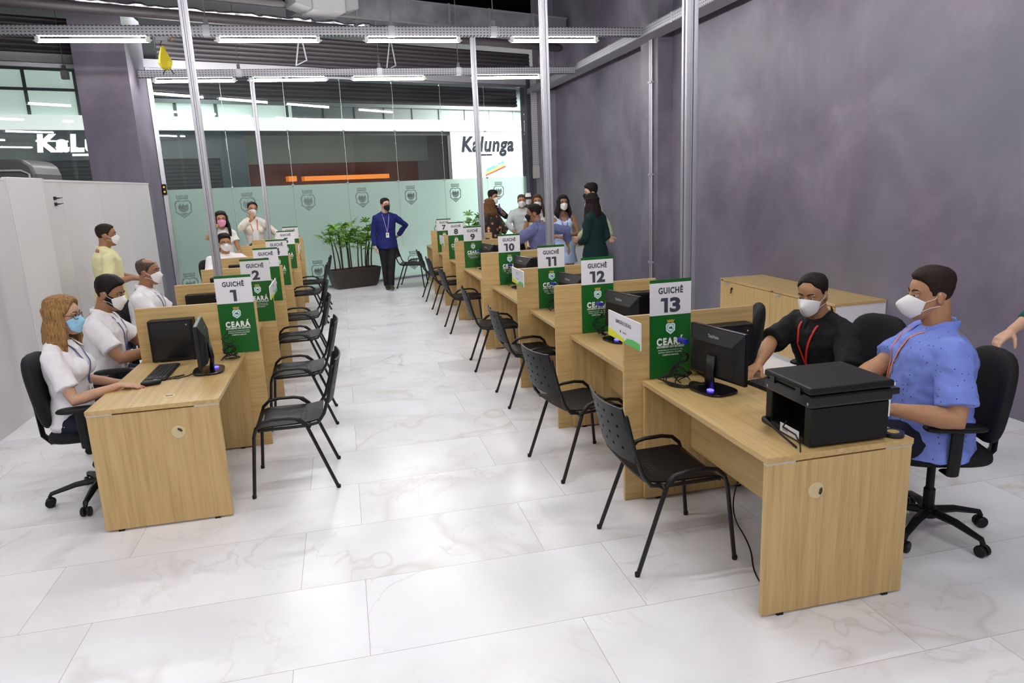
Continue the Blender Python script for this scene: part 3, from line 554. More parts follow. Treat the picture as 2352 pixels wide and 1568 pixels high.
# small service flags
M_y = mat('flag_yellow', (0.70, 0.72, 0.02), 0.4); M_lg = mat('flag_green', (0.10, 0.50, 0.12), 0.4)
def flag(x, y0, y1, z0, z1, ex, label, full):
    t = thing('service_flag', label, 'sign', (x, (y0 + y1) / 2, (z0 + z1) / 2), 0, 'small service flags on the dividers'); w = abs(y1 - y0); h = z1 - z0; sg = ex[1]; nx = 1 if sg > 0 else -1
    MB().box(-0.004, 0.004, -w / 2, w / 2, -h / 2, h / 2).build('board', M_sw, t)
    def wave(poly, m, name, lift):
        b = MB(); b.prism([(a * w, c * h) for a, c in poly], (nx * (0.004 + lift), 0, 0), (0, sg, 0), (0, 0, 1), 0.0006); b.build(name, m, t)
    wave([(-0.5, -0.5), (0.10, -0.5), (0.0, -0.36), (-0.15, -0.30), (-0.3, -0.22), (-0.5, -0.18)], M_y, 'yellow_wave', 0.0008)
    wave([(0.0, -0.5), (0.5, -0.5), (0.5, -0.26), (0.3, -0.22), (0.12, -0.28)], M_lg, 'green_wave', 0.0016)
    if full:
        lettering('EMISSÃO DE RG', (nx * 0.004, 0, 0.035 * h / 0.15), w * 0.47, 0.026, ex, M_num, t, 0.012)
    else: lettering('RG', (nx * 0.004, 0, 0.03), w * 0.12, 0.018, ex, M_num, t, 0.01)
    lettering('CEARÁ', (nx * 0.004, 0.02 * sg, -0.018), w * 0.12, 0.010, ex, M_num, t, 0.03)
    b = MB(); b.prism([(p * 0.05, q * 0.06) for p, q in SH], (nx * 0.005, -w * 0.09 * sg, -0.018), (0, sg, 0), (0, 0, 1), 0.0005); b.build('small_crest', M_num, t)
flag(1.495, 3.478, 3.95, 0.98, 1.130, (0, -1, 0), 'white service flag reading EMISSÃO DE RG on divider 13', True)
flag(1.495, 6.015, 6.44, 0.992, 1.13, (0, -1, 0), 'white service flag with a green wave on divider 11', False)
flag(1.495, 10.98, 11.44, 0.98, 1.12, (0, -1, 0), 'white service flag with a green wave on divider 8', False)
flag(-0.662, 6.5, 7.12, 0.98, 1.095, (0, 1, 0), 'white service flag seen edge on at divider 2', False)
flag(-0.662, 11.2, 11.7, 0.98, 1.10, (0, 1, 0), 'white service flag seen edge on at divider 5', False)

# ---- visitor chairs (faces +x in local space, feet square)
def make_chair():
    t = thing('visitor_chair', 'x', 'chair'); W2 = 0.245
    # seat: thin moulded shell
    def seatpt(u, v):  # u 0 back..1 front, v -1..1
        x = -0.20 + 0.43 * u; z = 0.452 - 0.022 * (1 - v * v) * (1 - (2 * u - 1) ** 2 * 0.6) - 0.035 * max(0, u - 0.82) ** 2 / 0.0324 + 0.016 * max(0, 0.2 - u) / 0.2
        return (x, v * (0.225 - 0.02 * (1 - u)), z)
    b = MB(); nu, nv = 12, 10
    top = [[V(seatpt(i / nu, 2 * j / nv - 1)) for j in range(nv + 1)] for i in range(nu + 1)]
    b.grid(top); b.grid([[p - V((0, 0, 0.009)) for p in r][::-1] for r in top])
    rim = [top[0][j] for j in range(nv + 1)] + [top[i][nv] for i in range(1, nu + 1)] + [top[nu][j] for j in range(nv - 1, -1, -1)] + [top[i][0] for i in range(nu - 1, 0, -1)]
    k = len(rim); b.add(rim + [p - V((0, 0, 0.009)) for p in rim], [(i, (i + 1) % k, k + (i + 1) % k, k + i) for i in range(k)])
    pl = mat('chair_plastic', (0.0065, 0.006, 0.007), 0.45, spec=0.2, bump=0.12, bscale=900); sb = b.build('seat', pl, t, smooth=True)
    e = sb.modifiers.new('e', 'EDGE_SPLIT'); hol = mat('chair_hole', (0.004, 0.004, 0.004), 0.8)
    q = MB()
    for r_ in range(2):
        for j in range(7): q.ell(V(seatpt(0.26 + 0.07 * r_, -0.45 + 0.15 * j)) + V((0, 0, 0.0002)), 0.012, 0.006, 0.0012, n=8, m=4)
    q.build('seat_slots', hol, sb)
    # back shell, curved, tilted back, with punched holes
    ca, sa = math.cos(0.24), math.sin(0.24)
    def bp(u, v, off=0.0):  # u 0 bottom..1 top
        h = 0.115 + 0.285 * u; wv = 0.225 - 0.012 * u; d = -0.03 * (1 - v * v) + off; x = -0.215 - h * sa + d * ca; return V((x, v * wv, 0.455 + h * ca + d * sa))
    hole_c = [(u, v) for k_, u in enumerate((0.2, 0.4, 0.6, 0.8)) for v in ((-0.6, -0.2, 0.2, 0.6) if k_ % 2 else (-0.62, -0.22, 0.18, 0.58))]
    b = MB(); nu, nv = 20, 25; F = [[bp(i / nu, 2 * j / nv - 1) for j in range(nv + 1)] for i in range(nu + 1)]; B = [[bp(i / nu, 2 * j / nv - 1, -0.009) for j in range(nv + 1)] for i in range(nu + 1)]
    holes = set((min(nu - 2, int(u * nu)), int((v + 1) / 2 * nv)) for u, v in hole_c); C = nv + 1
    vs = [p for r in F for p in r] + [p for r in B for p in r]; N = len(vs) // 2; fs = []
    def ok(i, j): return 0 <= i < nu and 0 <= j < nv and (i, j) not in holes
    for i in range(nu):
        for j in range(nv):
            if not ok(i, j): continue
            a0, a1, a2, a3 = i * C + j, i * C + j + 1, (i + 1) * C + j + 1, (i + 1) * C + j
            fs += [(a0, a1, a2, a3), (N + a3, N + a2, N + a1, N + a0)]
            if not ok(i - 1, j): fs.append((a1, a0, N + a0, N + a1))
            if not ok(i + 1, j): fs.append((a3, a2, N + a2, N + a3))
            if not ok(i, j - 1): fs.append((a0, a3, N + a3, N + a0))
            if not ok(i, j + 1): fs.append((a2, a1, N + a1, N + a2))
    b.add(vs, fs); b.build('backrest', pl, t)
    for sy in (-1, 1):
        y = sy * 0.243; yf = sy * 0.26; r = 0.0115
        # leg loop: front foot, up, over the seat side as a low arm, down to the rear foot
        arc = [(0.262, yf, 0.0), (0.222, y, 0.40), (0.205, y, 0.452), (0.165, y, 0.488), (0.10, y, 0.50), (0.0, y, 0.498), (-0.06, y, 0.485), (-0.10, y, 0.445)]
        MB().tube(arc[:3] + arc[3:], r, 8).build('arm_loop', M_blk, t, smooth=True)
        MB().tube([(-0.045, y, 0.485), (-0.10, y, 0.44), (-0.262, yf, 0.0)], r, 8).build('rear_leg', M_blk, t, smooth=True)
        MB().tube([(0.19, sy * 0.218, 0.43), (-0.10, sy * 0.225, 0.432), (-0.175, sy * 0.225, 0.445), (-0.215, sy * 0.222, 0.50), (-0.255, sy * 0.222, 0.62), (-0.295, sy * 0.216, 0.80)], [(0.011, 0.009)] * 6, 8).build('back_support', M_blk, t, smooth=True)
        MB().tube([(-0.115, y, 0.43), (-0.115, sy * 0.21, 0.43)], 0.014, 8).build('frame_clamp', M_black, t)
        for p in ((0.262, yf, 0.0), (-0.262, yf, 0.0)): MB().lathe((p[0], p[1], 0), [(0.013, 0), (0.014, 0.018), (0.011, 0.022)], 8).build('foot_cap', M_black, t)
    MB().tube([(-0.115, -0.243, 0.425), (-0.115, 0.243, 0.425)], 0.010, 8).build('cross_bar', M_blk, t); MB().tube([(0.19, -0.22, 0.425), (0.19, 0.22, 0.425)], 0.010, 8).build('cross_bar', M_blk, t)
    return t
ch0 = make_chair(); fc = [1]
def chair(x, y, rz, label):
    if fc[0]: fc[0] = 0; ch0.location = (x, y, 0); ch0.rotation_euler = (0, 0, rz); ch0['label'] = label; ch0['group'] = 'black visitor chairs'
    else: dup(ch0, (x, y, 0), rz, label, 'black visitor chairs')
PI = math.pi
chair(1.50, 3.20, 0.01, 'black plastic visitor chair at counter 13, the nearest on the right')
chair(1.44, 4.40, 0.17, 'black plastic visitor chair at counter 12')
chair(1.515, 5.985, 0.0, 'black plastic visitor chair at counter 11')
chair(1.485, 7.28, -0.08, 'black plastic visitor chair at counter 10')
chair(1.51, 9.32, 0, 'black plastic visitor chair at counter 9'); chair(1.52, 10.79, 0, 'black plastic visitor chair at counter 8'); chair(1.52, 12.14, 0, 'black plastic visitor chair at counter 7')
chair(1.235, 13.93, -0.25, 'black visitor chair standing alone by the frosted glass, beside the man in blue')
chair(-0.435, 4.77, PI, 'black plastic visitor chair at counter 1, the nearest on the left')
chair(-0.45, 6.09, PI + 0.02, 'black plastic visitor chair at counter 2'); chair(-0.52, 7.54, PI + 0.03, 'black plastic visitor chair at counter 3')
chair(-0.56, 8.80, PI + 0.06, 'black plastic visitor chair at counter 4'); chair(-0.58, 10.85, PI, 'black plastic visitor chair at counter 5'); chair(-0.55, 12.1, PI, 'black plastic visitor chair at counter 6')

# ---- office chairs (face +x locally)
M_fab = mat('black_upholstery', (0.010, 0.0095, 0.012), 0.75, spec=0.25, bump=0.25, bscale=500)
def cushion(b, cx, cy, cz, hx, hy, hz, ex=4.0, M=None, n=28, m=16):
    vs = []; fs = []
    sg = lambda a, p: math.copysign(abs(a) ** p, a)
    for i in range(1, m):
        ph = PI * i / m
        for j in range(n):
            th = 2 * PI * j / n; p = V((hx * sg(math.sin(ph), 0.55) * sg(math.cos(th), 2 / ex), hy * sg(math.sin(ph), 0.55) * sg(math.sin(th), 2 / ex), hz * sg(math.cos(ph), 0.7)))
            vs.append(p)
    vs += [V((0, 0, hz)), V((0, 0, -hz))]; T = len(vs) - 2
    for i in range(m - 2):
        for j in range(n): fs.append((i * n + j, (i + 1) * n + j, (i + 1) * n + (j + 1) % n, i * n + (j + 1) % n))
    for j in range(n): fs.append((T, j, (j + 1) % n)); fs.append((T + 1, (m - 2) * n + (j + 1) % n, (m - 2) * n + j))
    vs = [(M @ p if M else p) + V((cx, cy, cz)) for p in vs]; return b.add(vs, fs)
def make_task():
    t = thing('office_chair', 'x', 'office chair')
    b = MB(); cushion(b, 0.02, 0, 0.475, 0.24, 0.24, 0.045); b.build('seat', M_fab, t, smooth=True)
    R = Matrix.Rotation(-0.14, 3, 'Y') @ Matrix(((0, 0, 1), (0, 1, 0), (-1, 0, 0))).to_3x3()
    b = MB(); cushion(b, -0.245, 0, 0.755, 0.235, 0.215, 0.045, 3.2, R)
    b.v = [(x - 0.9 * 0.0 + (0.10 * (y / 0.215) ** 2 * 0.35), y, z) for x, y, z in b.v]; b.build('backrest', M_fab, t, smooth=True)
    MB().tube([(-0.06, 0, 0.415), (-0.24, 0, 0.405), (-0.285, 0, 0.46), (-0.295, 0, 0.66)], [(0.032, 0.012)] * 4, 10, side=(0, 1, 0)).build('back_stem', M_black, t)
    for sy in (-1, 1):
        MB().tube([(0.03, sy * 0.20, 0.425), (0.03, sy * 0.275, 0.43), (0.03, sy * 0.285, 0.52), (0.025, sy * 0.283, 0.655)], [(0.03, 0.011)] * 4, 10, side=(1, 0, 0)).build('arm_post', M_black, t)
        b = MB(); cushion(b, 0.04, sy * 0.283, 0.672, 0.14, 0.042, 0.018); b.build('armrest', M_black, t, smooth=True)
    MB().lathe((0, 0, 0), [(0.028, 0.10), (0.028, 0.24), (0.02, 0.25), (0.02, 0.42), (0.08, 0.42), (0.09, 0.432)], 16).build('gas_column', M_black, t)
    MB().tube([(0.03, -0.08, 0.41), (0.06, -0.24, 0.36), (0.07, -0.31, 0.325)], [0.008, 0.009, 0.022], 8).build('lever', M_black, t)
    b = MB()
    for k in range(5):
        a = 2 * PI * k / 5 + 0.837; c, s_ = math.cos(a), math.sin(a)
        b.tube([(c * 0.02, s_ * 0.02, 0.12), (c * 0.15, s_ * 0.15, 0.115), (c * 0.29, s_ * 0.29, 0.085), (c * 0.30, s_ * 0.30, 0.065)], [(0.028, 0.022), (0.024, 0.018), (0.017, 0.013), (0.014, 0.012)], 8, side=(-s_, c, 0))
    b.lathe((0, 0, 0), [(0.0, 0.09), (0.045, 0.09), (0.045, 0.14), (0.0, 0.145)], 14); b.build('star_base', M_black, t, smooth=False)
    for k in range(5):
        a = 2 * PI * k / 5 + 0.837; c, s_ = math.cos(a), math.sin(a); q = MB()
        for d in (-0.017, 0.017): q.lathe((c * 0.30 - s_ * d, s_ * 0.30 + c * d, 0.03), [(0.0, -0.011), (0.026, -0.011), (0.03, -0.006), (0.03, 0.006), (0.026, 0.011), (0.0, 0.011)], 14, (-s_, c, 0))
        q.build('caster', M_black, t)
    return t
oc0 = make_task(); fo = [1]
def task(x, y, rz, label):
    if fo[0]: fo[0] = 0; oc0.location = (x, y, 0); oc0.rotation_euler = (0, 0, rz); oc0['label'] = label; oc0['group'] = 'black office chairs'
    else: dup(oc0, (x, y, 0), rz, label, 'black office chairs')
task(-1.67, 4.88, 0.05, 'black office chair of the blonde woman at counter 1')
task(-1.74, 5.86, 0.0, 'black office chair of the bearded man at counter 2')
task(-1.80, 7.24, 0.0, 'black office chair of the balding man at counter 3')
task(-1.72, 10.98, -0.5, 'black office chair behind the man in glasses at counter 5')
task(2.86, 2.90, PI - 0.35, 'black office chair of the man in the light blue shirt')
task(2.98, 3.72, PI + 0.15, 'black office chair behind the man in the black shirt')
task(2.56, 4.55, PI - 0.5, 'empty black office chair behind divider 13')

# ---- computers
M_mon = mat('monitor_back', (0.006, 0.006, 0.007), 0.4, spec=0.35, bump=0.05, bscale=700); M_scr = mat('screen_glass', (0.02, 0.025, 0.035), 0.1)
M_vga = mat('blue_plug', (0.02, 0.02, 0.35), 0.4); M_led = mat('blue_led', (0.10, 0.08, 1.0), emit=2.5)
def make_monitor():
    """screen faces +x"""
    t = thing('monitor', 'x', 'monitor'); W2 = 0.215
    b = MB(); b.box(-0.012, 0.012, -W2, W2, 0.065, 0.345)
    hs = b.build('screen_frame', M_blackg, t, bevel=0.004)
    MB().box(0.0125, 0.0135, -W2 + 0.015, W2 - 0.015, 0.085, 0.33).build('screen', M_scr, hs)
    b = MB(); o = [(-W2, 0.07), (W2, 0.07), (W2, 0.340), (-W2, 0.340)]; i_ = [(-0.165, 0.09), (0.165, 0.09), (0.15, 0.265), (-0.15, 0.265)]
    vs = [V((-0.012, y, z)) for y, z in o] + [V((-0.045, y, z)) for y, z in i_]; b.add(vs, [(3, 2, 1, 0), (4, 5, 6, 7), (0, 1, 5, 4), (1, 2, 6, 5), (2, 3, 7, 6), (3, 0, 4, 7)]); b.build('rear_shell', M_mon, t, bevel=0.003)
    lettering('ThinkVision', (-0.0275, 0.0, 0.300), 0.085, 0.018, (0, -1, 0), mat('logo_grey', (0.5, 0.5, 0.52), 0.4), t, 0.01, 'brand_lettering', lift=0.009)
    MB().tube([(-0.05, 0, 0.012), (-0.06, 0, 0.10), (-0.05, 0, 0.2)], [(0.04, 0.016), (0.034, 0.014), (0.036, 0.012)], 14, side=(0, 1, 0), cap=0).build('neck', M_mon, t, smooth=True)
    b = MB(); n = 28; b.prism([(0.10 * math.copysign(abs(math.cos(a)) ** 0.6, math.cos(a)), 0.125 * math.copysign(abs(math.sin(a)) ** 0.6, math.sin(a))) for a in [2 * PI * k / n for k in range(n)]], (-0.03, 0, 0), (1, 0, 0), (0, 1, 0), 0.014); b.build('base', M_blackg, t, bevel=0.004)
    MB().ell((-0.075, -0.03, 0.018), 0.018, 0.022, 0.006).build('blue_light', M_led, t)
    return t
def make_pc():
    t = thing('desktop_computer', 'x', 'computer')
    MB().box(0, 0.30, -0.10, 0, 0.006, 0.30).build('case', M_black, t, bevel=0.004)
    MB().box(0.02, 0.28, -0.103, -0.10, 0.02, 0.285).build('front_bezel', M_blackg, t, bevel=0.002)
    MB().ell((0.255, -0.104, 0.262), 0.005, 0.002, 0.005).build('power_button', M_alud, t)
    for x in (0.03, 0.25): MB().box(x, x + 0.02, -0.09, -0.01, 0, 0.006).build('foot', M_alud, t)
    return t
def make_keys():
    t = thing('keyboard', 'x', 'keyboard')   # long along y, user on +x... keys by rows
    MB().box(-0.07, 0.07, -0.22, 0.22, 0, 0.014).build('body', M_black, t, bevel=0.004); q = MB()
    for r_ in range(6):
        for k in range(20):
            y = -0.208 + k * 0.0208; q.box(-0.06 + r_ * 0.0205, -0.043 + r_ * 0.0205, y, y + 0.0175, 0.014, 0.019)
    q.build('keys', mat('key_black', (0.02, 0.02, 0.022), 0.5), t)['kind'] = 'stuff'
    return t
def make_mouse():
    t = thing('mouse', 'x', 'mouse'); b = MB(); cushion(b, 0, 0, 0.015, 0.060, 0.032, 0.015, 2.6); b.build('shell', M_black, t, smooth=True)
    MB().ell((0.025, 0, 0.028), 0.012, 0.004, 0.006).build('wheel', M_alud, t); return t
mon0, pc0, kb0, ms0 = make_monitor(), make_pc(), make_keys(), make_mouse()
used = {}; MQ = []
def put(proto, key, loc, rz, label, group):
    if key not in used: used[key] = 1; proto.location = loc; proto.rotation_euler = (0, 0, rz); proto['label'] = label; proto['group'] = group; return proto
    return dup(proto, loc, rz, label, group)
cord_rng = random.Random(11)
def chaikin(p, it=2):
    p = [V(q) for q in p]
    for _ in range(it): p = [p[0]] + [x for a, b_ in zip(p, p[1:]) for x in (a.lerp(b_, .25), a.lerp(b_, .75))] + [p[-1]]
    return p
def tangle(cx, cy, n, r, name, label, z=T_, m=None):
    t = thing('cable_bundle', label, 'cables', (cx, cy, z), 0, 'black cables on the counters')
    for k in range(n):
        pts = []; a = cord_rng.uniform(0, 6); px, py, pz = 0.0, cord_rng.uniform(-0.05, 0.05), 0.2 - 0.03 * k
        for i in range(14):
            f = i / 13; a += cord_rng.uniform(0.3, 0.9)
            pts.append((px + r * math.cos(a) * (0.6 + 0.5 * f), py + r * 0.8 * math.sin(a), max(0.007, pz * (1 - f) ** 0.8 + cord_rng.uniform(-0.02, 0.03) * (1 - f))))
        MB().tube(chaikin(pts), 0.0032, 5).build('cable', m or M_black, t, smooth=True)
    return t
for n, y in RYd.items():
    if n == 6.5 or n < 7: continue
    rz = 0.21
    if n >= 8:
        mq = put(mon0, 'm', (1.91, y - 0.331, T_ + 0.001), rz, 'black monitor seen from behind at counter %d' % n, 'black monitors')
        put(pc0, 'p', (1.96, y - 0.012, T_), 0, 'black desktop computer standing against divider %d' % n, 'black desktop computers')
        put(kb0, 'k', (2.20, y - 0.48, T_), 0.1, 'black keyboard on the desk of counter %d' % n, 'black keyboards')
    if n >= 8: MQ.append(mq)
    if n >= 9: tangle(1.80, y - 0.13, 5 if n > 10 else 3, 0.05, 'c', 'tangle of black cables before counter sign %d' % n)
for n, y in LYd.items():
    if n <= 4:
        put(mon0, 'm', (-0.985, y - 0.53, T_ + 0.001), PI + 0.1, 'black monitor seen edge on at counter %d' % n, 'black monitors')
        put(pc0, 'p', (-1.40, y - 0.012, T_), 0, 'black desktop computer standing against divider %d' % n, 'black desktop computers')
        put(kb0, 'k', (-1.262, y - 0.46, T_), PI, 'black keyboard on the desk of counter %d' % n, 'black keyboards')
        put(ms0, 'mo', (-1.262, y - 0.755, T_), 0.25, 'black mouse beside the keyboard at counter %d' % n, 'black mice')
tangle(-0.86, 5.30, 7, 0.055, 'c', 'tangle of black cables behind the monitor at counter 1')
t = thing('cable_bundle', 'loose black cables looping on the desk below counter sign 13', 'cables', (1.72, 3.55, T_), 0, 'black cables on the counters')
for k in range(4):
    MB().tube(chaikin([(0.07, 0.12 - .01 * k, .10 - .02 * k), (0.0 - .02 * k, 0.10, 0.03), (-0.03, 0.02 + .02 * k, 0.006 + .004 * k), (0.03 + .01 * k, -0.07, 0.006), (0.12, -0.05 + .03 * k, 0.012), (0.16, -0.10, 0.02)], 3), 0.0038, 6).build('cable', M_black, t, smooth=True)
for mq in MQ:
    v = MB(); v.box(-0.062, -0.04, 0.20, 0.225, 0.225, 0.25); v.tube([(-0.05, 0.222, 0.237), (-0.05, 0.262, 0.237)], 0.016, 10); v.build('blue_connector', M_vga, mq)
# mouse cord loops on desk 1
tag(MB().tube([(-1.20, 4.86, 0.744), (-1.16, 4.87, 0.744), (-1.10, 4.95, 0.744), (-1.15, 4.93, 0.744), (-1.19, 4.88, 0.746), (-1.13, 4.86, 0.744), (-1.07, 4.92, 0.744), (-1.02, 5.06, 0.744)], 0.003, 5).build('looped_cable', M_black, smooth=True), 'looped thin black cable beside the mouse on the desk of counter 1', 'cable')
# ---- printer
t = thing('printer', 'black all in one printer on the near end of desk 13', 'printer', (1.83, 2.487, T_), -0.02)
Wp, Dp = 0.372, 0.345
t.scale = (1, 1, 1.18)
sh = MB().box(0.0, Wp, 0.0, 0.05, 0.008, 0.15).build('side_wall', M_black, t, bevel=0.006); MB().box(0.0, Wp, Dp - 0.05, Dp, 0.008, 0.15).build('side_wall', M_black, t, bevel=0.006)
MB().box(0.10, Wp - 0.02, 0.05, Dp - 0.05, 0.008, 0.14).build('inner_body', M_dark, t); MB().box(0.0, Wp, 0.05, Dp - 0.05, 0.008, 0.03).build('bottom_tray', M_black, t)
MB().box(-0.012, Wp + 0.01, -0.004, Dp + 0.004, 0.152, 0.198).build('scanner_body', M_blackg, t, bevel=0.008)
ld = MB().box(-0.012, Wp + 0.016, -0.004, Dp + 0.004, 0.200, 0.228).build('scanner_lid', M_black, t, bevel=0.009)
MB().box(Wp + 0.014, Wp + 0.019, -0.003, Dp + 0.003, 0.206, 0.216).build('white_trim', M_white, ld)
MB().box(Wp - 0.03, Wp + 0.004, 0.001, 0.006, 0.10, 0.106).build('panel_trim', M_white, t); MB().box(Wp + 0.001, Wp + 0.045, -0.002, Dp, 0.17, 0.195).build('control_panel', M_blackg, t, bevel=0.004)
MB().box(Wp - 0.004, Wp + 0.003, 0.0, Dp, 0.09, 0.17).build('white_trim', M_white, t)
for yy in (0.06, Dp - 0.09): MB().box(-0.018, -0.008, yy, yy + 0.035, 0.19, 0.215).build('hinge', M_blackg, t)
for yy in (0.012, Dp - 0.03): MB().lathe((-0.011, yy, 0.168), [(0, 0.004), (0.006, 0.003), (0.006, 0)], 8, (-1, 0, 0)).build('screw', M_alu, t)
lb = MB().box(-0.002, 0.0, 0.08, 0.22, 0.01, 0.045).build('white_label', M_sw, t); MB().box(-0.003, -0.002, 0.16, 0.20, 0.018, 0.036).build('label_print', M_alud, lb)
MB().tube([(-0.03, 0.13, 0.075), (-0.04, 0.14, 0.05), (-0.03, 0.06, 0.042), (-0.04, 0.01, 0.02), (-0.055, -0.015, 0.004)], 0.0035, 6).build('data_cord', M_black, t, smooth=True)
MB().tube([(0.03, 0.33, 0.012), (-0.02, 0.32, 0.03), (-0.05, 0.27, 0.042), (-0.055, 0.19, 0.038), (-0.05, 0.11, 0.02), (-0.045, 0.03, 0.006)], [0.012, 0.014, 0.012, 0.006, 0.0045, 0.0045], 8).build('power_cord', M_black, t, smooth=True)
b = MB(); b.lathe((2.262, 2.515, T_), [(0.022, 0.0), (0.045, 0.0), (0.045, 0.019), (0.022, 0.019)], 24); tp = tag(b.build('tape_roll', M_blackg), 'small roll of black tape on the corner of desk 13', 'tape roll')
MB().lathe((2.262, 2.515, T_), [(0.0, 0.018), (0.024, 0.018), (0.024, 0.0195), (0, 0.0195)], 20).build('gold_core', M_gold, tp)
tag(MB().box(2.215, 2.30, 2.56, 2.80, T_ + 0.001, T_ + 0.006).build('paper_sheet', M_white), 'white paper sheets beside the printer', 'paper')
put(ms0, 'mo', (2.20, 3.02, T_), 0.3, 'black mouse on the desk of counter 13', 'black mice')
tag(MB().tube(chaikin([(1.98, 3.25, 0.35), (1.85, 3.15, 0.15), (1.88, 2.98, 0.03), (1.78, 2.8, 0.006), (1.74, 2.6, 0.006), (1.80, 2.5, 0.006), (2.0, 2.55, 0.006)], 3), 0.004, 6).build('floor_cord', M_black, smooth=True), 'black cord drooping to the floor under desk 13', 'cable')
tangle(1.98, 4.22, 5, 0.06, 'c', 'knot of black cables hanging under the desk of counter 12', z=0.012)
# ---- cabinets
def cabinet(x0, x1, y0, y1, h, label, nd):
    t = thing('storage_cabinet', label, 'cabinet', (x0, y0, 0)); w_, d_ = x1 - x0, y1 - y0
    MB().box(0.02, w_, 0, d_, 0.05, h - 0.025).build('carcass', M_white, t, bevel=0.002); MB().box(0.0, w_, -0.008, d_ + 0.008, h - 0.025, h).build('top', WY, t, bevel=0.002)
    MB().box(0.05, w_ - 0.02, 0.02, d_ - 0.02, 0, 0.05).build('plinth', M_white, t)
    for k in range(nd):
        a = d_ * k / nd; d = MB().box(0.0, 0.02, a + 0.002, a + d_ / nd - 0.002, 0.06, h - 0.03).build('door', WZ, t, bevel=0.001)
        yh = a + d_ / nd - 0.18; MB().box(-0.014, 0.0, yh, yh + 0.06, h - 0.055, h - 0.032).build('handle', M_alud, d, bevel=0.003)
        if k % 2: q = MB().lathe((0, yh - 0.08, h - 0.09), [(0.0, 0.012), (0.012, 0.012), (0.012, 0)], 10, (-1, 0, 0)); q.tube([(-0.014, yh - 0.08, h - 0.09), (-0.016, yh - 0.078, h - 0.14)], 0.007, 6); q.build('lock', M_black, d)
        MB().box(-0.002, 0.0, a + d_ / nd - 0.05, a + d_ / nd - 0.02, h - 0.022, h - 0.012).build('bumper', M_black, d)
    return t
cabinet(4.22, 4.765, 5.50, 7.50, 0.705, 'long low oak cabinet with white end against the right wall', 2)
cabinet(4.0, 4.5, 12.35, 13.7, 0.74, 'small oak cabinet with white end beyond the woman in the blue dress', 2)
gl = mat('clear_plastic', (0.75, 0.85, 0.9), 0.15, trans=0.85)
for k in range(6):
    x, y = 4.06 + 0.085 * (k % 3), 13.05 + 0.13 * (k // 3); tag(MB().lathe((x, y, 0.741), [(0.0, 0), (0.031, 0), (0.033, 0.02), (0.033, 0.17), (0.012, 0.215), (0.013, 0.235), (0.0, 0.236)], 12).build('water_bottle', gl, smooth=True), 'clear water bottle on the far small cabinet beside the wall', 'bottle', 'water bottles on the far cabinet')
tag(MB().box(4.10, 4.36, 12.5, 12.85, 0.741, 0.765).build('folder', mat('dark_blue_folder', (0.04, 0.06, 0.10), 0.4), bevel=0.004), 'dark folder lying on the far small cabinet', 'folder')
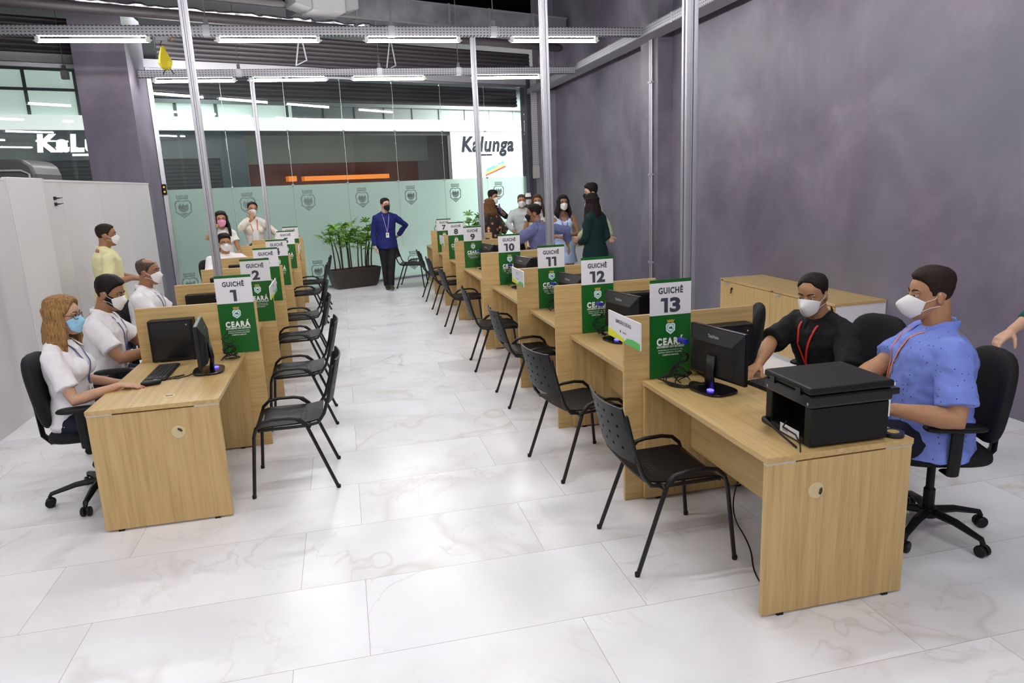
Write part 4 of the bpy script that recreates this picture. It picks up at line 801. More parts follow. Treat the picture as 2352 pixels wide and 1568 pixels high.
# ---- planters with lady palms
M_leaf = mat('palm_leaf', (0.13, 0.30, 0.035), 0.42, var=0.45, vscale=7); M_stem = mat('palm_stem', (0.045, 0.032, 0.018), 0.8, bump=0.5, bscale=90); M_soil = mat('bark_soil', (0.09, 0.032, 0.014), 0.9, bump=0.8, bscale=60, var=0.4, vscale=30)
def palm(seed, label, nst, hmul=1.0):
    t = thing('potted_palm', label, 'plant'); rg = random.Random(seed)
    b = MB(); rings = []
    for k in range(9):
        f = k / 8; z = 0.37 * f; hx = 0.40 + 0.115 * f ** 0.6; hy = 0.15 + 0.055 * f ** 0.6; rings.append([V((hx * math.copysign(abs(math.cos(a)) ** 0.22, math.cos(a)), hy * math.copysign(abs(math.sin(a)) ** 0.22, math.sin(a)), z)) for a in [2 * PI * (j + 0.5) / 36 for j in range(36)]])
    rings.append([V((p.x * 0.95, p.y * 0.9, p.z)) for p in rings[-1]]); rings.append([V((p.x * 0.95, p.y * 0.9, p.z - 0.04)) for p in rings[8]])
    vs = [p for r in rings for p in r]; n = 36; fs = [(i * n + j, i * n + (j + 1) % n, (i + 1) * n + (j + 1) % n, (i + 1) * n + j) for i in range(len(rings) - 1) for j in range(n)] + [tuple(range(n))[::-1]]
    b.add(vs, fs); b.build('planter_box', mat('planter_brown', (0.030, 0.022, 0.018), 0.4), t)
    q = MB(); rows = [[V((-0.46 + 0.92 * i / 40, -0.17 + 0.34 * j / 14, 0.345 + 0.02 * noise.noise(V((i * 0.35, j * 0.5, seed))) + 0.015 * math.cos((i / 40 - .5) * 3))) for j in range(15)] for i in range(41)]; q.grid(rows); q.build('soil', M_soil, t)
    for k in range(nst):
        x = -0.40 + 0.80 * (k + 0.5) / nst + rg.uniform(-0.03, 0.03); y = rg.uniform(-0.10, 0.10); h = rg.uniform(0.45, 0.80) * hmul; lx, ly = x * 0.25 + rg.uniform(-0.05, 0.05), rg.uniform(-0.06, 0.06)
        st = [V((x + lx * f * f, y + ly * f * f, 0.34 + h * f)) for f in (0, 0.25, 0.5, 0.75, 1)]
        sm = MB().tube(st, [0.016, 0.015, 0.014, 0.012, 0.009], 8).build('stem', M_stem, t, smooth=True)
        for c in range(rg.randint(5, 7)):
            f = rg.uniform(0.55, 1.0) if c else 1.0; base = st[0].lerp(st[4], f); az = rg.uniform(0, 2 * PI); el = rg.uniform(0.15, 1.0); L = rg.uniform(0.12, 0.22)
            d = V((math.cos(az) * math.cos(el), math.sin(az) * math.cos(el) * 0.8, math.sin(el))); tip = base + d * L + V((0, 0, 0.03))
            lf = MB(); lf.tube([base, base.lerp(tip, 0.5) + V((0, 0, 0.012)), tip], 0.0025, 4)
            nl = rg.randint(6, 9); side = d.cross(V((0, 0, 1))).normalized(); up = side.cross(d).normalized()
            for i in range(nl):
                a = -1.25 + 2.5 * i / (nl - 1); ld_ = (d * math.cos(a) + side * math.sin(a) + up * 0.12).normalized(); ll = rg.uniform(0.15, 0.24) * (1 - 0.15 * abs(a)); wv = ld_.cross(up).normalized() * rg.uniform(0.013, 0.019)
                c0 = tip; c1 = tip + ld_ * ll * 0.4 + up * 0.008; c2 = tip + ld_ * ll * 0.75 - V((0, 0, 0.02)); c3 = tip + ld_ * ll - V((0, 0, 0.065))
                lf.add([c0 - wv * 0.3, c0 + wv * 0.3, c1 - wv, c1 + wv, c2 - wv * 0.8, c2 + wv * 0.8, c3, c1 + up * 0.003, c2 + up * 0.003], [(0, 7, 2), (0, 1, 7), (1, 3, 7), (2, 7, 8, 4), (7, 3, 5, 8), (4, 8, 6), (8, 5, 6)])
            lf.build('leaf_fan', M_leaf, sm)
    return t
ga = math.atan(GK)
p = palm(5, 'lady palm in a long dark brown planter before the frosted glass', 13); p.location = G(0.035 * GL - 0.0, -0.335, 0); p.rotation_euler = (0, 0, ga)
p = palm(8, 'lady palm at the right end of the glass, mostly hidden behind counter sign 9', 9, 0.95); p.location = G(3.05, -0.40, 0); p.rotation_euler = (0, 0, ga)
# ================= PEOPLE
def remesh(mb, name, mats, parent, voxel, smooth_it=3, disp=0.0, dscale=0.06, decimate=0):
    me = mb.mesh(name, mats, True); o = bpy.data.objects.new(name, me); COL.objects.link(o)
    r = o.modifiers.new('r', 'REMESH'); r.mode = 'VOXEL'; r.voxel_size = voxel; r.use_smooth_shade = True
    if smooth_it: s = o.modifiers.new('s', 'SMOOTH'); s.factor = 0.5; s.iterations = smooth_it
    if disp:
        tx = bpy.data.textures.get('folds%g' % dscale) or bpy.data.textures.new('folds%g' % dscale, 'CLOUDS'); tx.noise_scale = dscale; tx.noise_depth = 1
        d = o.modifiers.new('d', 'DISPLACE'); d.texture = tx; d.strength = disp; d.mid_level = 0.5; d.texture_coords = 'LOCAL'
    dg = bpy.context.evaluated_depsgraph_get(); me2 = bpy.data.meshes.new_from_object(o.evaluated_get(dg))
    bpy.data.objects.remove(o); me2.name = name; me2.materials.clear()
    for m in (mats if isinstance(mats, (list, tuple)) else [mats]): me2.materials.append(m)
    me2.polygons.foreach_set('use_smooth', [True] * len(me2.polygons)); me2.polygons.foreach_set('material_index', [0] * len(me2.polygons))
    return link(name, me2, parent)
def ik(S_, W_, a, b, hint):
    d = W_ - S_; L = d.length
    if L > (a + b) * 0.998: W_ = S_ + d * ((a + b) * 0.998 / L); d = W_ - S_; L = d.length
    x = (a * a - b * b + L * L) / (2 * L); h = math.sqrt(max(0, a * a - x * x)); n = d / L; p = hint - n * hint.dot(n)
    p = p.normalized() if p.length > 1e-5 else n.orthogonal().normalized(); return S_ + n * x + p * h, W_
HZ = [-.118, -.108, -.088, -.062, -.03, 0, .03, .06, .09, .108, .117]
HW = [.020, .034, .048, .058, .066, .0715, .0745, .0735, .061, .038, .008]
HF = [.078, .087, .090, .091, .0905, .088, .0935, .088, .066, .036, .004]
HB = [.035, .010, -.015, -.045, -.074, -.091, -.098, -.098, -.082, -.050, -.012]
def interp(xs, ys, x):
    if x <= xs[0]: return ys[0]
    if x >= xs[-1]: return ys[-1]
    for i in range(len(xs) - 1):
        if x <= xs[i + 1]: f = (x - xs[i]) / (xs[i + 1] - xs[i]); return ys[i] + (ys[i + 1] - ys[i]) * f
def hp(th, z, o=0.0):
    """point of the head surface, th from the nose, positive to the right; x right, y forward"""
    w = interp(HZ, HW, z); f = interp(HZ, HF, z); bk = interp(HZ, HB, z); cy = (f + bk) / 2; hd = (f - bk) / 2
    return V(((w + o) * math.sin(th), cy + (hd + o) * math.cos(th), z))
HAIRLINE = [(0, .070), (30, .066), (50, .055), (65, .030), (74, -.010), (82, -.012), (92, .012), (112, .0), (125, -.055), (180, -.072)]
def skin(c):
    return mat('skin_%d_%d' % (c[0] * 1000, c[1] * 1000), c, 0.5, sss=0.08, var=0.08, vscale=25, spec=0.35)
def cloth(name, c, **k):
    kw = dict(rough=0.8, bump=0.3, bscale=700, spec=0.25); kw.update(k); new = 'cloth_' + name not in MATS; m = mat('cloth_' + name, c, **kw)
    if new and 'mask' not in name:
        n, l = nt(m); bp0 = next(x for x in n if x.type == 'BUMP'); tc = n.new('ShaderNodeTexCoord'); no = n.new('ShaderNodeTexNoise'); no.inputs['Scale'].default_value = 7; no.inputs['Detail'].default_value = 2; no.inputs['Distortion'].default_value = 0.7
        l.new(tc.outputs['Object'], no.inputs[0]); b2 = n.new('ShaderNodeBump'); b2.inputs['Strength'].default_value = .4; b2.inputs['Distance'].default_value = .03; l.new(no.outputs['Fac'], b2.inputs['Height']); l.new(b2.outputs[0], bp0.inputs['Normal'])
    return m
M_eyew = mat('eye_white', (0.7, 0.68, 0.66), 0.25); M_eyed = mat('eye_dark', (0.012, 0.008, 0.006), 0.15); M_mask = cloth('white_mask', (0.80, 0.79, 0.80), bump=0.1)
SK = {'fair': (0.52, 0.30, 0.195), 'light': (0.60, 0.36, 0.25), 'tan': (0.43, 0.222, 0.122), 'brown': (0.31, 0.155, 0.085), 'deep': (0.24, 0.115, 0.06)}
def hand(mb, W_, d, n, s, k=1.0, curl=0.35, spread=0.06, thumb=0.6, curls=None, thumb_in=0.2):
    """wrist W_, finger direction d, palm side n, thumb side s"""
    d = d.normalized(); n = (n - d * n.dot(d)).normalized(); s2 = d.cross(n); s = s2 if s2.dot(s) > 0 else -s2
    P = lambda a, b, c=0.0: W_ + (d * a + s * b + n * c) * k
    mb.tube([P(-0.01, 0), P(0.02, 0), P(0.055, 0.001), P(0.088, 0.002)], [(0.024 * k, 0.018 * k), (0.031 * k, 0.0155 * k), (0.039 * k, 0.0145 * k), (0.039 * k, 0.012 * k)], 12, side=s, cap=0.6)
    mb.ell(P(0.032, 0.022, 0.008), 0.017 * k, 0.016 * k, 0.024 * k); tips = []
    for i, (off, L, r) in enumerate([(0.029, .074, .0088), (0.0105, .082, .009), (-0.009, .076, .0086), (-0.027, .060, .0076)]):
        c = curls[i] if curls else curl * (1 + 0.12 * i); base = P(0.082 - 0.004 * abs(i - 1.2), off); fd = (d + s * (off / 0.03) * spread).normalized(); p = base; pts = [base - fd * 0.012 * k, base]; a = 0
        for j, (q, cc) in enumerate(((.45, 0.8), (.31, 1.1), (.24, 0.8))): a += c * cc; dirn = fd * math.cos(a) + n * math.sin(a); p = p + dirn * (L * q * k); pts.append(p)
        mb.tube(pts, [r * k * 1.02, r * k, r * k * 0.95, r * k * 0.88, r * k * 0.74], 8); tips.append((p, dirn, r * k))
    t0 = P(0.018, 0.024, 0.006); td = (d * (1 - 0.5 * thumb) + s * thumb + n * thumb_in).normalized(); t1 = t0 + td * 0.034 * k; td2 = (td + d * 0.35 + n * 0.15).normalized(); t2 = t1 + td2 * 0.030 * k; t3 = t2 + (td2 + d * 0.2).normalized() * 0.024 * k
    mb.tube([t0, t1, t2, t3], [0.0135 * k, 0.011 * k, 0.0098 * k, 0.0078 * k], 8); tips.append((t3, td2, 0.008 * k)); return tips
chaikin_ = lambda p: chaikin(p, 2)
def hairmat(h):
    nm_ = 'hair_' + h['name']
    if nm_ in MATS: return MATS[nm_]
    m = mat(nm_, h['c'], 0.65, spec=0.18); n, l = nt(m); b = n['Principled BSDF']; tc = n.new('ShaderNodeTexCoord'); mp = n.new('ShaderNodeMapping'); mp.inputs['Scale'].default_value = (150, 150, 14); l.new(tc.outputs['Object'], mp.inputs[0])
    no = n.new('ShaderNodeTexNoise'); no.inputs['Scale'].default_value = 1; no.inputs['Detail'].default_value = 4; l.new(mp.outputs[0], no.inputs[0]); v = h.get('var', .35); c = h['c']
    r = n.new('ShaderNodeValToRGB'); r.color_ramp.elements[0].position = .35; r.color_ramp.elements[1].position = .68; r.color_ramp.elements[0].color = (*[x * (1 - v) for x in c], 1); r.color_ramp.elements[1].color = (*[x * (1 + v) for x in c], 1)
    l.new(no.outputs['Fac'], r.inputs[0]); l.new(r.outputs[0], b.inputs['Base Color']); bp = n.new('ShaderNodeBump'); bp.inputs['Strength'].default_value = .7; bp.inputs['Distance'].default_value = .004; l.new(no.outputs['Fac'], bp.inputs['Height']); l.new(bp.outputs[0], b.inputs['Normal']); return m
def person(name_label, base, yaw, pose='stand', sex='m', k=1.0, girth=1.0, belly=0.0, lean=0.0, side=0.0, head=(0, 0), tone='tan', arms=None, top=None, bottom=None, hair=None, mask=None, glasses=None,
           lanyard=None, shoes=(0.02, 0.02, 0.02), vox=0.008, hipz=None, legs=None, extras=None, brow=(0.03, 0.02, 0.015), cloth_vox=None, foot_dirs=None):
    """base: floor point under the hips"""
    root = thing('person', name_label, 'person', (base[0], base[1], 0)); O = V((base[0], base[1], 0))
    Z = V((0, 0, 1)); F = V((math.cos(yaw), math.sin(yaw), 0)); Rr = F.cross(Z)
    hz = hipz if hipz else (0.90 * k if pose == 'stand' else 0.565)
    Pv = V((0, 0, hz)); U = (Z * math.cos(lean) + F * math.sin(lean)); U = (U + Rr * side).normalized(); Ft = (F - U * F.dot(U)).normalized(); Rt = Ft.cross(U)
    at = lambda h, r=0.0, f=0.0: Pv + (U * h + Rt * r + Ft * f) * k
    fem = sex == 'f'
    if fem: sec = [(-.08, .125, .10, 0), (0, .172, .118, -.005), (.08, .150, .102, 0), (.16, .125, .088, .004), (.27, .135, .098, .008), (.36, .152, .105, .008), (.43, .148, .088, -.004), (.475, .105, .068, -.012), (.505, .058, .056, -.012)]
    else: sec = [(-.08, .13, .105, 0), (0, .162, .118, 0), (.08, .158, .112, 0), (.17, .155, .108, .004), (.28, .168, .118, .008), (.38, .182, .122, .004), (.445, .170, .102, -.006), (.49, .118, .076, -.014), (.52, .066, .062, -.012)]
    gg = lambda h: girth if h < .46 else girth ** .2
    sec = [(h, a * gg(h), b * gg(h) * (1 + belly * math.exp(-((h - .12) / .13) ** 2)), f + 0.05 * belly * math.exp(-((h - .12) / .13) ** 2)) for h, a, b, f in sec]
    def torso(mb, infl, lo, hi, flare=0.0):
        ss = [x for x in sec if lo <= x[0] <= hi]; mb.tube([at(h, 0, f) for h, a, b, f in ss], [((a + infl / k) * k, (b + infl / k) * k) for h, a, b, f in ss], 22, side=Rt, cap=0.35)
        if fem:
            for sx in (-1, 1): mb.ell(at(.335, sx * .065, .085), (.062 + infl) * k, (.055 + infl) * k, (.062 + infl) * k)
    body = MB(); torso(body, 0, -1, 1)
    # neck and head
    sk = skin(SK[tone]); hy, hpch = head[0], head[1]; HFd = V((math.cos(yaw + hy), math.sin(yaw + hy), 0)); HU = Z * math.cos(hpch) + HFd * math.sin(hpch); HFd = (HFd * math.cos(hpch) - Z * math.sin(hpch)); HR = HFd.cross(HU)
    if len(head) > 2: c_, s_ = math.cos(head[2]), math.sin(head[2]); HU, HR = HU * c_ + HR * s_, HR * c_ - HU * s_
    nb = at(.47, 0, -.012); nt_ = at(.558, 0, .012) + F * 0.008; HC = nt_ + HU * (0.108 * k) + HFd * (0.022 * k); hk = k ** 0.5 * (0.965 if fem else 1.0)
    HM = Matrix((HR, HFd, HU)).transposed(); Hd = lambda p: HC + HM @ (V(p) * hk)
    body.tube([nb, nb.lerp(nt_, 0.55), nt_ + HU * 0.02, Hd((0, -0.02, -0.03))], [(.062 * k if not fem else .05 * k)] + [(.059 if not fem else .047) * k * (1 + 0.25 * (girth - 1))] * 3, 14)
    HN = 26; zz = [HZ[0] + (HZ[-1] - HZ[0]) * i / HN for i in range(HN + 1)]; n = 32
    vs = [Hd(hp(2 * PI * j / n, z)) for z in zz for j in range(n)]; vs += [Hd((0, .055, HZ[0] - .002)), Hd((0, 0, HZ[-1] + .002))]; B0, T0 = len(vs) - 2, len(vs) - 1
    body.add(vs, [(i * n + j, (i + 1) * n + j, (i + 1) * n + (j + 1) % n, i * n + (j + 1) % n) for i in range(HN) for j in range(n)] + [(B0, j, (j + 1) % n) for j in range(n)] + [(T0, HN * n + (j + 1) % n, HN * n + j) for j in range(n)])
    body.tube([Hd((0, .082, .018)), Hd((0, .098, -.012)), Hd((0, .108, -.034))], [.008 * hk, .0105 * hk, .0125 * hk], 10)
    for sx in (-1, 1):
        body.ell(Hd((sx * .012, .096, -.038)), .010 * hk, .010 * hk, .008 * hk)
        body.ell(Hd((sx * .076, -.008, -.012)), .008 * hk, .019 * hk, .032 * hk, HM @ Matrix.Rotation(sx * -0.35, 3, 'Z') @ Matrix.Rotation(-0.15, 3, 'X'))
        body.ell(Hd((sx * .033, .079, .021)), .026 * hk, .012 * hk, .0075 * hk, HM)
        body.ell(Hd((sx * .030, .060, -.030)), .020 * hk, .012 * hk, .016 * hk, HM)
    body.ell(Hd((0, .090, -.066)), .022 * hk, .010 * hk, .006 * hk, HM); body.ell(Hd((0, .090, -.076)), .019 * hk, .010 * hk, .007 * hk, HM)
    # arms
    shw = (.178 if not fem else .152) * girth ** 0.6; A1, A2 = .285 * k, .255 * k; armd = {}; tips = {}
    for nm, sx in (('L', -1), ('R', 1)):
        a = (arms or {}).get(nm) or {}; Sp = at(.425, sx * shw, -.005); w = a.get('w')
        W_ = V(w) - O if w is not None else Sp + F * .03 * k + Rr * sx * .07 * k - Z * .50 * k
        hint = V(a['hint']) if 'hint' in a else (-F * 0.8 + Rr * sx * 0.5 - Z * 0.4); E_, W_ = ik(Sp, W_, A1, A2, hint)
        gth = (1.0 if not fem else 0.84) * k * (1 + 0.75 * (girth - 1)); am = [(Sp, .054), (Sp.lerp(E_, .25), .053), (Sp.lerp(E_, .55), .047), (Sp.lerp(E_, .85), .040), (E_, .039), (E_.lerp(W_, .22), .042), (E_.lerp(W_, .5), .037), (E_.lerp(W_, .8), .028), (W_, .0255)]
        body.ell(Sp, .054 * gth, .054 * gth, .054 * gth); body.tube([at(.495, sx * .03, -.012), at(.468, sx * .10, -.01), Sp], [.040 * k, .042 * k, .044 * k], 12); body.tube([p for p, r in am], [r * gth for p, r in am], 14)
        hd = V(a['d']) if 'd' in a else (W_ - E_); nn = V(a['n']) if 'n' in a else -Rr * sx; ts = V(a['s']) if 's' in a else (F if w is None else Z)
        kw = dict(a.get('hk', {})); tips[nm] = hand(body, W_, hd, nn, ts, k * (0.92 if fem else 1.0), **kw); armd[nm] = (Sp, E_, W_, gth)
    # legs
    hpw = .092 * k * (1.0 if girth < 1.1 else 1.1); legd = {}
    for nm, sx in (('L', -1), ('R', 1)):
        Hp = Pv + Rr * sx * hpw; lg = (legs or {}).get(nm)
        if pose == 'sit':
            Kn = V(lg[0]) - O if lg else Hp + F * .42 * k + Rr * sx * .05 - Z * .04; An = V(lg[1]) - O if lg else V((Kn.x, Kn.y, .09)) - F * .03
            dd = Kn - Hp; Kn = Hp + dd * min(1, .43 * k / dd.length)
        else:
            An = V(lg[1]) - O if lg else V((0, 0, .085 * k)) + Rr * sx * .085 * k; Kn, An = ik(Hp, An, .415 * k, .405 * k, F)
        g_ = k * (girth ** 0.7); ls = [(Hp, .088), (Hp.lerp(Kn, .3), .082), (Hp.lerp(Kn, .7), .064), (Kn, .055), (Kn.lerp(An, .3), .055), (Kn.lerp(An, .7), .041), (An, .036)]
        body.tube([p for p, r in ls], [r * g_ for p, r in ls], 14); fd = (foot_dirs or {}).get(nm, F); fd = V(fd).normalized(); body.tube([An - fd * .03 - Z * .03 * k, An + fd * .05 - Z * .05 * k, An + fd * .14 * k - Z * .06 * k], [.034 * k, .036 * k, .026 * k], 10); legd[nm] = (Hp, Kn, An, g_, fd)
    bo = remesh(body, 'body', sk, root, vox, 2)
    # clothes
    BV = [None]
    cv = cloth_vox or max(vox * 1.25, 0.008)
    if top:
        mb = MB(); inf = top.get('infl', .013); lo = top.get('lo', -.08); torso(mb, inf, lo, top.get('hi', .50))
        if top.get('hem'):
            h = top['hem']; fl = top.get('flare', .02); mb.tube([at(.08), at(-.02), Pv - U * .08 * k, Pv - U * h * k], [((sec[2][1]) * k + inf + .004, sec[2][2] * k + inf + .004), (sec[1][1] * k + inf + .014, sec[1][2] * k + inf + .020), (sec[1][1] * k + inf + .022, sec[1][2] * k + inf + .026), (sec[1][1] * k + inf + max(fl, .026), sec[1][2] * k + inf + max(fl, .03))], 22, side=Rr, cap=0.12)
        sl = top.get('sleeve', .62); dsl = top.get('dsl', .012)
        for nm, sx in (('L', -1), ('R', 1)):
            Sp, E_, W_, gth = armd[nm]; s_i = .054 * gth + inf
            if sl <= 0: mb.ell(at(.445, sx * shw * 0.72, -.004), .05 * k, .06 * k, .035 * k); continue
            mb.ell(Sp, s_i + .002, s_i + .002, s_i + .002); mb.tube([at(.488, sx * .04, -.012), at(.468, sx * .10, -.01), Sp], [.042 * k + inf, .045 * k + inf, .046 * k + inf], 12)
            if sl <= 1.0:
                f = sl; mb.tube([Sp, Sp.lerp(E_, f * .5), Sp.lerp(E_, f * .99)], [s_i, .053 * gth + inf, .049 * gth + inf + dsl], 16, cap=0.08)
            else:
                f = sl - 1; mb.tube([Sp, Sp.lerp(E_, .5), E_, E_.lerp(W_, f * .5), E_.lerp(W_, f)], [s_i, .051 * gth + inf * .9, .043 * gth + inf * .9, .042 * gth + inf * .8, .034 * gth + inf * .7], 16, cap=0.1)
        so_ = remesh(mb, top.get('name', 'shirt'), top['m'], root, cv, 4, top.get('disp', .012), .07)
        BV[0] = BVHTree.FromPolygons([v.co for v in so_.data.vertices], [p.vertices for p in so_.data.polygons])
        if top.get('collar', True):
            cb = MB(); pts = []; cr = (.0665 if not fem else .057) * k * (1 + .25 * (girth - 1)) + .003
            for j in range(25):
                a = -2.75 + 5.5 * j / 24; pts.append(at(.528 - .040 * max(0, math.cos(a)), cr * math.sin(a), -.006 + cr * math.cos(a)))
            pts = pts if False else pts
            cb.tube(pts, [(.023 * k, .005)] * len(pts), 8, side=U); c_o = cb.build('collar', top.get('collar_m', top['m']), root, smooth=True)
            for sx in (-1, 1):
                p0 = at(.512, sx * .014, .066 * girth); p1 = at(.528, sx * .066, .020); p2 = at(.455, sx * .066, .092 * girth + .012); p3 = at(.470, sx * .020, .098 * girth)
                q = MB(); q.add([p0, p1, p2, p3] + [p + Ft * .006 for p in (p0, p1, p2, p3)], [(3, 2, 1, 0), (4, 5, 6, 7), (0, 1, 5, 4), (1, 2, 6, 5), (2, 3, 7, 6), (3, 0, 4, 7)]); q.build('collar_point', top.get('collar_m', top['m']), root)
    if bottom:
        mb = MB(); inf = bottom.get('infl', .012)
        if bottom.get('skirt'):
            h = bottom['skirt']; mb.tube([at(.12), at(.02), Pv - Z * .1, Pv - Z * h], [(sec[2][1] * k + .01, sec[2][2] * k + .01), (sec[1][1] * k + .014, sec[1][2] * k + .016), (.19 * k, .14 * k), (.23 * k, .18 * k)], 24, side=Rr, cap=0.1)
        else:
            mb.tube([at(.06), at(.0), Pv - U * .07 * k], [(sec[2][1] * k + inf * .6, sec[2][2] * k + inf * .6), (sec[1][1] * k + inf, sec[1][2] * k + inf), (.14 * k * girth + inf, .11 * k * girth + inf)], 20, side=Rt, cap=0.3)
            for nm in 'LR':
                Hp, Kn, An, g_, fd = legd[nm]; mb.tube([Hp, Hp.lerp(Kn, .35), Kn, Kn.lerp(An, .4), An - Z * .02 * (pose == 'stand')], [.088 * g_ + inf, .080 * g_ + inf, .058 * g_ + inf, .054 * g_ + inf, .044 * g_ + inf * 1.4], 14, cap=0.15)
        remesh(mb, bottom.get('name', 'trousers'), bottom['m'], root, max(cv, .010), 3, .010, .06)
    if shoes:
        for nm in 'LR':
            An, fd = legd[nm][2], legd[nm][4]; q = MB(); b0 = V((An.x, An.y, 0)); z0 = An.z - .085 * k
            q.tube([b0 - fd * .065 * k + Z * (z0 + .035), b0 - fd * .02 + Z * (z0 + .05), b0 + fd * .08 * k + Z * (z0 + .042), b0 + fd * .16 * k + Z * (z0 + .028), b0 + fd * .20 * k + Z * (z0 + .024)], [(.034 * k, .034), (.038 * k, .048), (.044 * k, .04), (.042 * k, .027), (.028 * k, .02)], 12, side=fd.cross(Z), cap=.7); q.build('shoe', mat('shoe_%d' % (shoes[0] * 1000), shoes, 0.5), root, smooth=True)
    # hair
    if hair:
        hm = hairmat(hair); mb = MB(); th0 = hair.get('thick', .014); hl = hair.get('line', HAIRLINE)
        hn, hzn = 48, 34; zs = [-.085 + (.117 + .085) * i / hzn for i in range(hzn + 1)]; vs = []
        for z in zs:
            for j in range(hn):
                th = 2 * PI * j / hn; dg_ = abs((math.degrees(th) + 180) % 360 - 180); lim = interp([x for x, _ in hl], [y for _, y in hl], dg_); s_ = max(0, min(1, (z - lim) / .014)); t_ = (th0 * (0.22 + 0.78 * max(0, min(1, (z + .02) / .10))) + hair.get('topx', 0) * max(0, z - .05) / .06) * s_ - .010 * (1 - s_)
                if 'bald' in hair: t_ -= max(0, (z - hair['bald']) / .02) * .02 * max(0, math.cos(th) * .5 + .6)
                t_ = max(t_, -.012); vs.append(Hd(hp(th, z, t_) + V((0, 0, max(0, t_) * max(0, z) / .11))))
        vs += [Hd((0, -.02, -.09)), Hd((0, -.005, .117 + (th0 + hair.get('topx', 0) if 'bald' not in hair else -.02)))]; B0, T0 = len(vs) - 2, len(vs) - 1
        mb.add(vs, [(i * hn + j, (i + 1) * hn + j, (i + 1) * hn + (j + 1) % hn, i * hn + (j + 1) % hn) for i in range(hzn) for j in range(hn)] + [(B0, j, (j + 1) % hn) for j in range(hn)] + [(T0, hzn * hn + (j + 1) % hn, hzn * hn + j) for j in range(hn)])
        if hair.get('long'):
            L = hair['long']; a0, a1 = hair.get('from', 78), hair.get('to', 282); cnt = 19
            for q in range(cnt):
                dg_ = a0 + (a1 - a0) * q / (cnt - 1); th = math.radians(dg_); rs = random.Random(q * 7 + int(L * 100)); back = (1 - math.cos(th)) / 2
                p0 = Hd(hp(th, .085, -.004)); p1 = Hd(hp(th, .04, .010)); p2 = Hd(hp(th, -.02, .014)); p3 = Hd(hp(th, -.075, .012) + V((0, 0, 0)))
                out = V((p2.x - HC.x, p2.y - HC.y, 0)).normalized(); LL = L * (0.86 + .14 * back) * rs.uniform(.93, 1.05); e = V((p2.x, p2.y, p2.z)) + out * .012
                p3 = e - Z * .06 + out * rs.uniform(0, .01); p4 = e - Z * (.06 + LL * .5) + out * (hair.get('puff', .02) + rs.uniform(-.006, .012)); p5 = e - Z * (.06 + LL) + out * (hair.get('puff', .02) * .6 + rs.uniform(-.012, .012))
                rr_ = hair.get('r', .020); mb.tube([p0, p1, p2, p3, p4, p5], [.012, rr_ * .95, rr_, rr_ * 1.05, rr_, rr_ * .45], 10)
        if hair.get('tail'):
            p = Hd((0, -.10, .02)); mb.tube([p, p - HFd * .05 - Z * .03, p - HFd * .05 - Z * .15, p - HFd * .03 - Z * .28], [.022, .032, .03, .012], 10)
        if hair.get('bun'): mb.ell(Hd((0, -.115, .03)), .045, .045, .042)
        remesh(mb, 'hair', hm, root, max(.0045, vox * .75), 2 if not hair.get('long') else 3, hair.get('disp', .005), .035)
    # face details
    for sx in (-1, 1):
        eb = MB(); eb.ell(Hd((sx * .0315, .0805, .0035)), .0125 * hk, .0095 * hk, .0065 * hk, HM, 12, 8); e = eb.build('eye', M_eyew, root, smooth=True); ib = MB(); ib.ell(Hd((sx * .0315, .0880, .0035)), .0052 * hk, .003 * hk, .0052 * hk, HM, 10, 6); ib.build('iris', M_eyed, e)
        lb = MB(); lb.tube([Hd((sx * .0175, .0865, .0045)), Hd((sx * .027, .0915, .0105)), Hd((sx * .038, .0885, .0100)), Hd((sx * .047, .0800, .0035))], .0022 * hk, 6); lb.build('upper_lid', mat('lash_dark', (0.03, 0.018, 0.012), 0.6) if fem else sk, e)
        bb = MB(); bb.tube([Hd((sx * .013, .0925, .0235)), Hd((sx * .028, .0915, .030)), Hd((sx * .043, .0835, .030)), Hd((sx * .054, .0735, .0225))], [(.0042, .0022), (.0046, .0024), (.004, .002), (.002, .0015)], 8, side=HU); bb.build('eyebrow', mat('brow_%d' % (brow[0] * 1000), brow, 0.8), root)
    if mask is not None:
        mm = mask.get('m', M_mask); beak = mask.get('beak', 0.0); mb = MB(); rows = []; zt, zb = .004, mask.get('zb', -.112); NV, NU = 14, 22; a1 = mask.get('wide', 1.15)
        for i in range(NV + 1):
            f = i / NV; r = []
            for j in range(NU + 1):
                u = -1 + 2 * j / NU; th = u * a1; z = zt * (1 - f) + zb * f; z = z - .030 * abs(u) ** 1.6 * (1 - f) + .030 * abs(u) ** 2 * f
                p = hp(th, z, .008); mid = math.exp(-(u / .42) ** 2); nose = .022 * math.exp(-((f - .28) / .22) ** 2) * math.exp(-(u / .22) ** 2) + .010 * mid * math.sin(PI * f)
                pl_ = .0012 * math.sin(f * PI * 9) * (0 if beak else 1) * (1 - abs(u)); p.y += (nose + pl_ + beak * math.sin(PI * min(1, f * 1.05)) ** .8 * math.exp(-(u / .5) ** 2)) ; r.append(Hd(p))
            rows.append(r)
        mb.grid(rows); mo = mb.build('face_mask', mm, root, smooth=True); so = mo.modifiers.new('so', 'SOLIDIFY'); so.thickness = .0025; so.offset = 0
        for sx in (-1, 1):
            for zz_, zi in ((.0, .5), (-.01, .9)):
                st = MB(); pA = hp(sx * a1 * .98, -.026 if zz_ == 0 else -.072, .006); st.tube([Hd(pA), Hd(hp(sx * 1.42, (-.012 if zz_ == 0 else -.055), .006)), Hd(V((sx * .083, -.004, .014 if zz_ == 0 else -.045)))], .0016, 5); st.build('ear_loop', mm, mo)
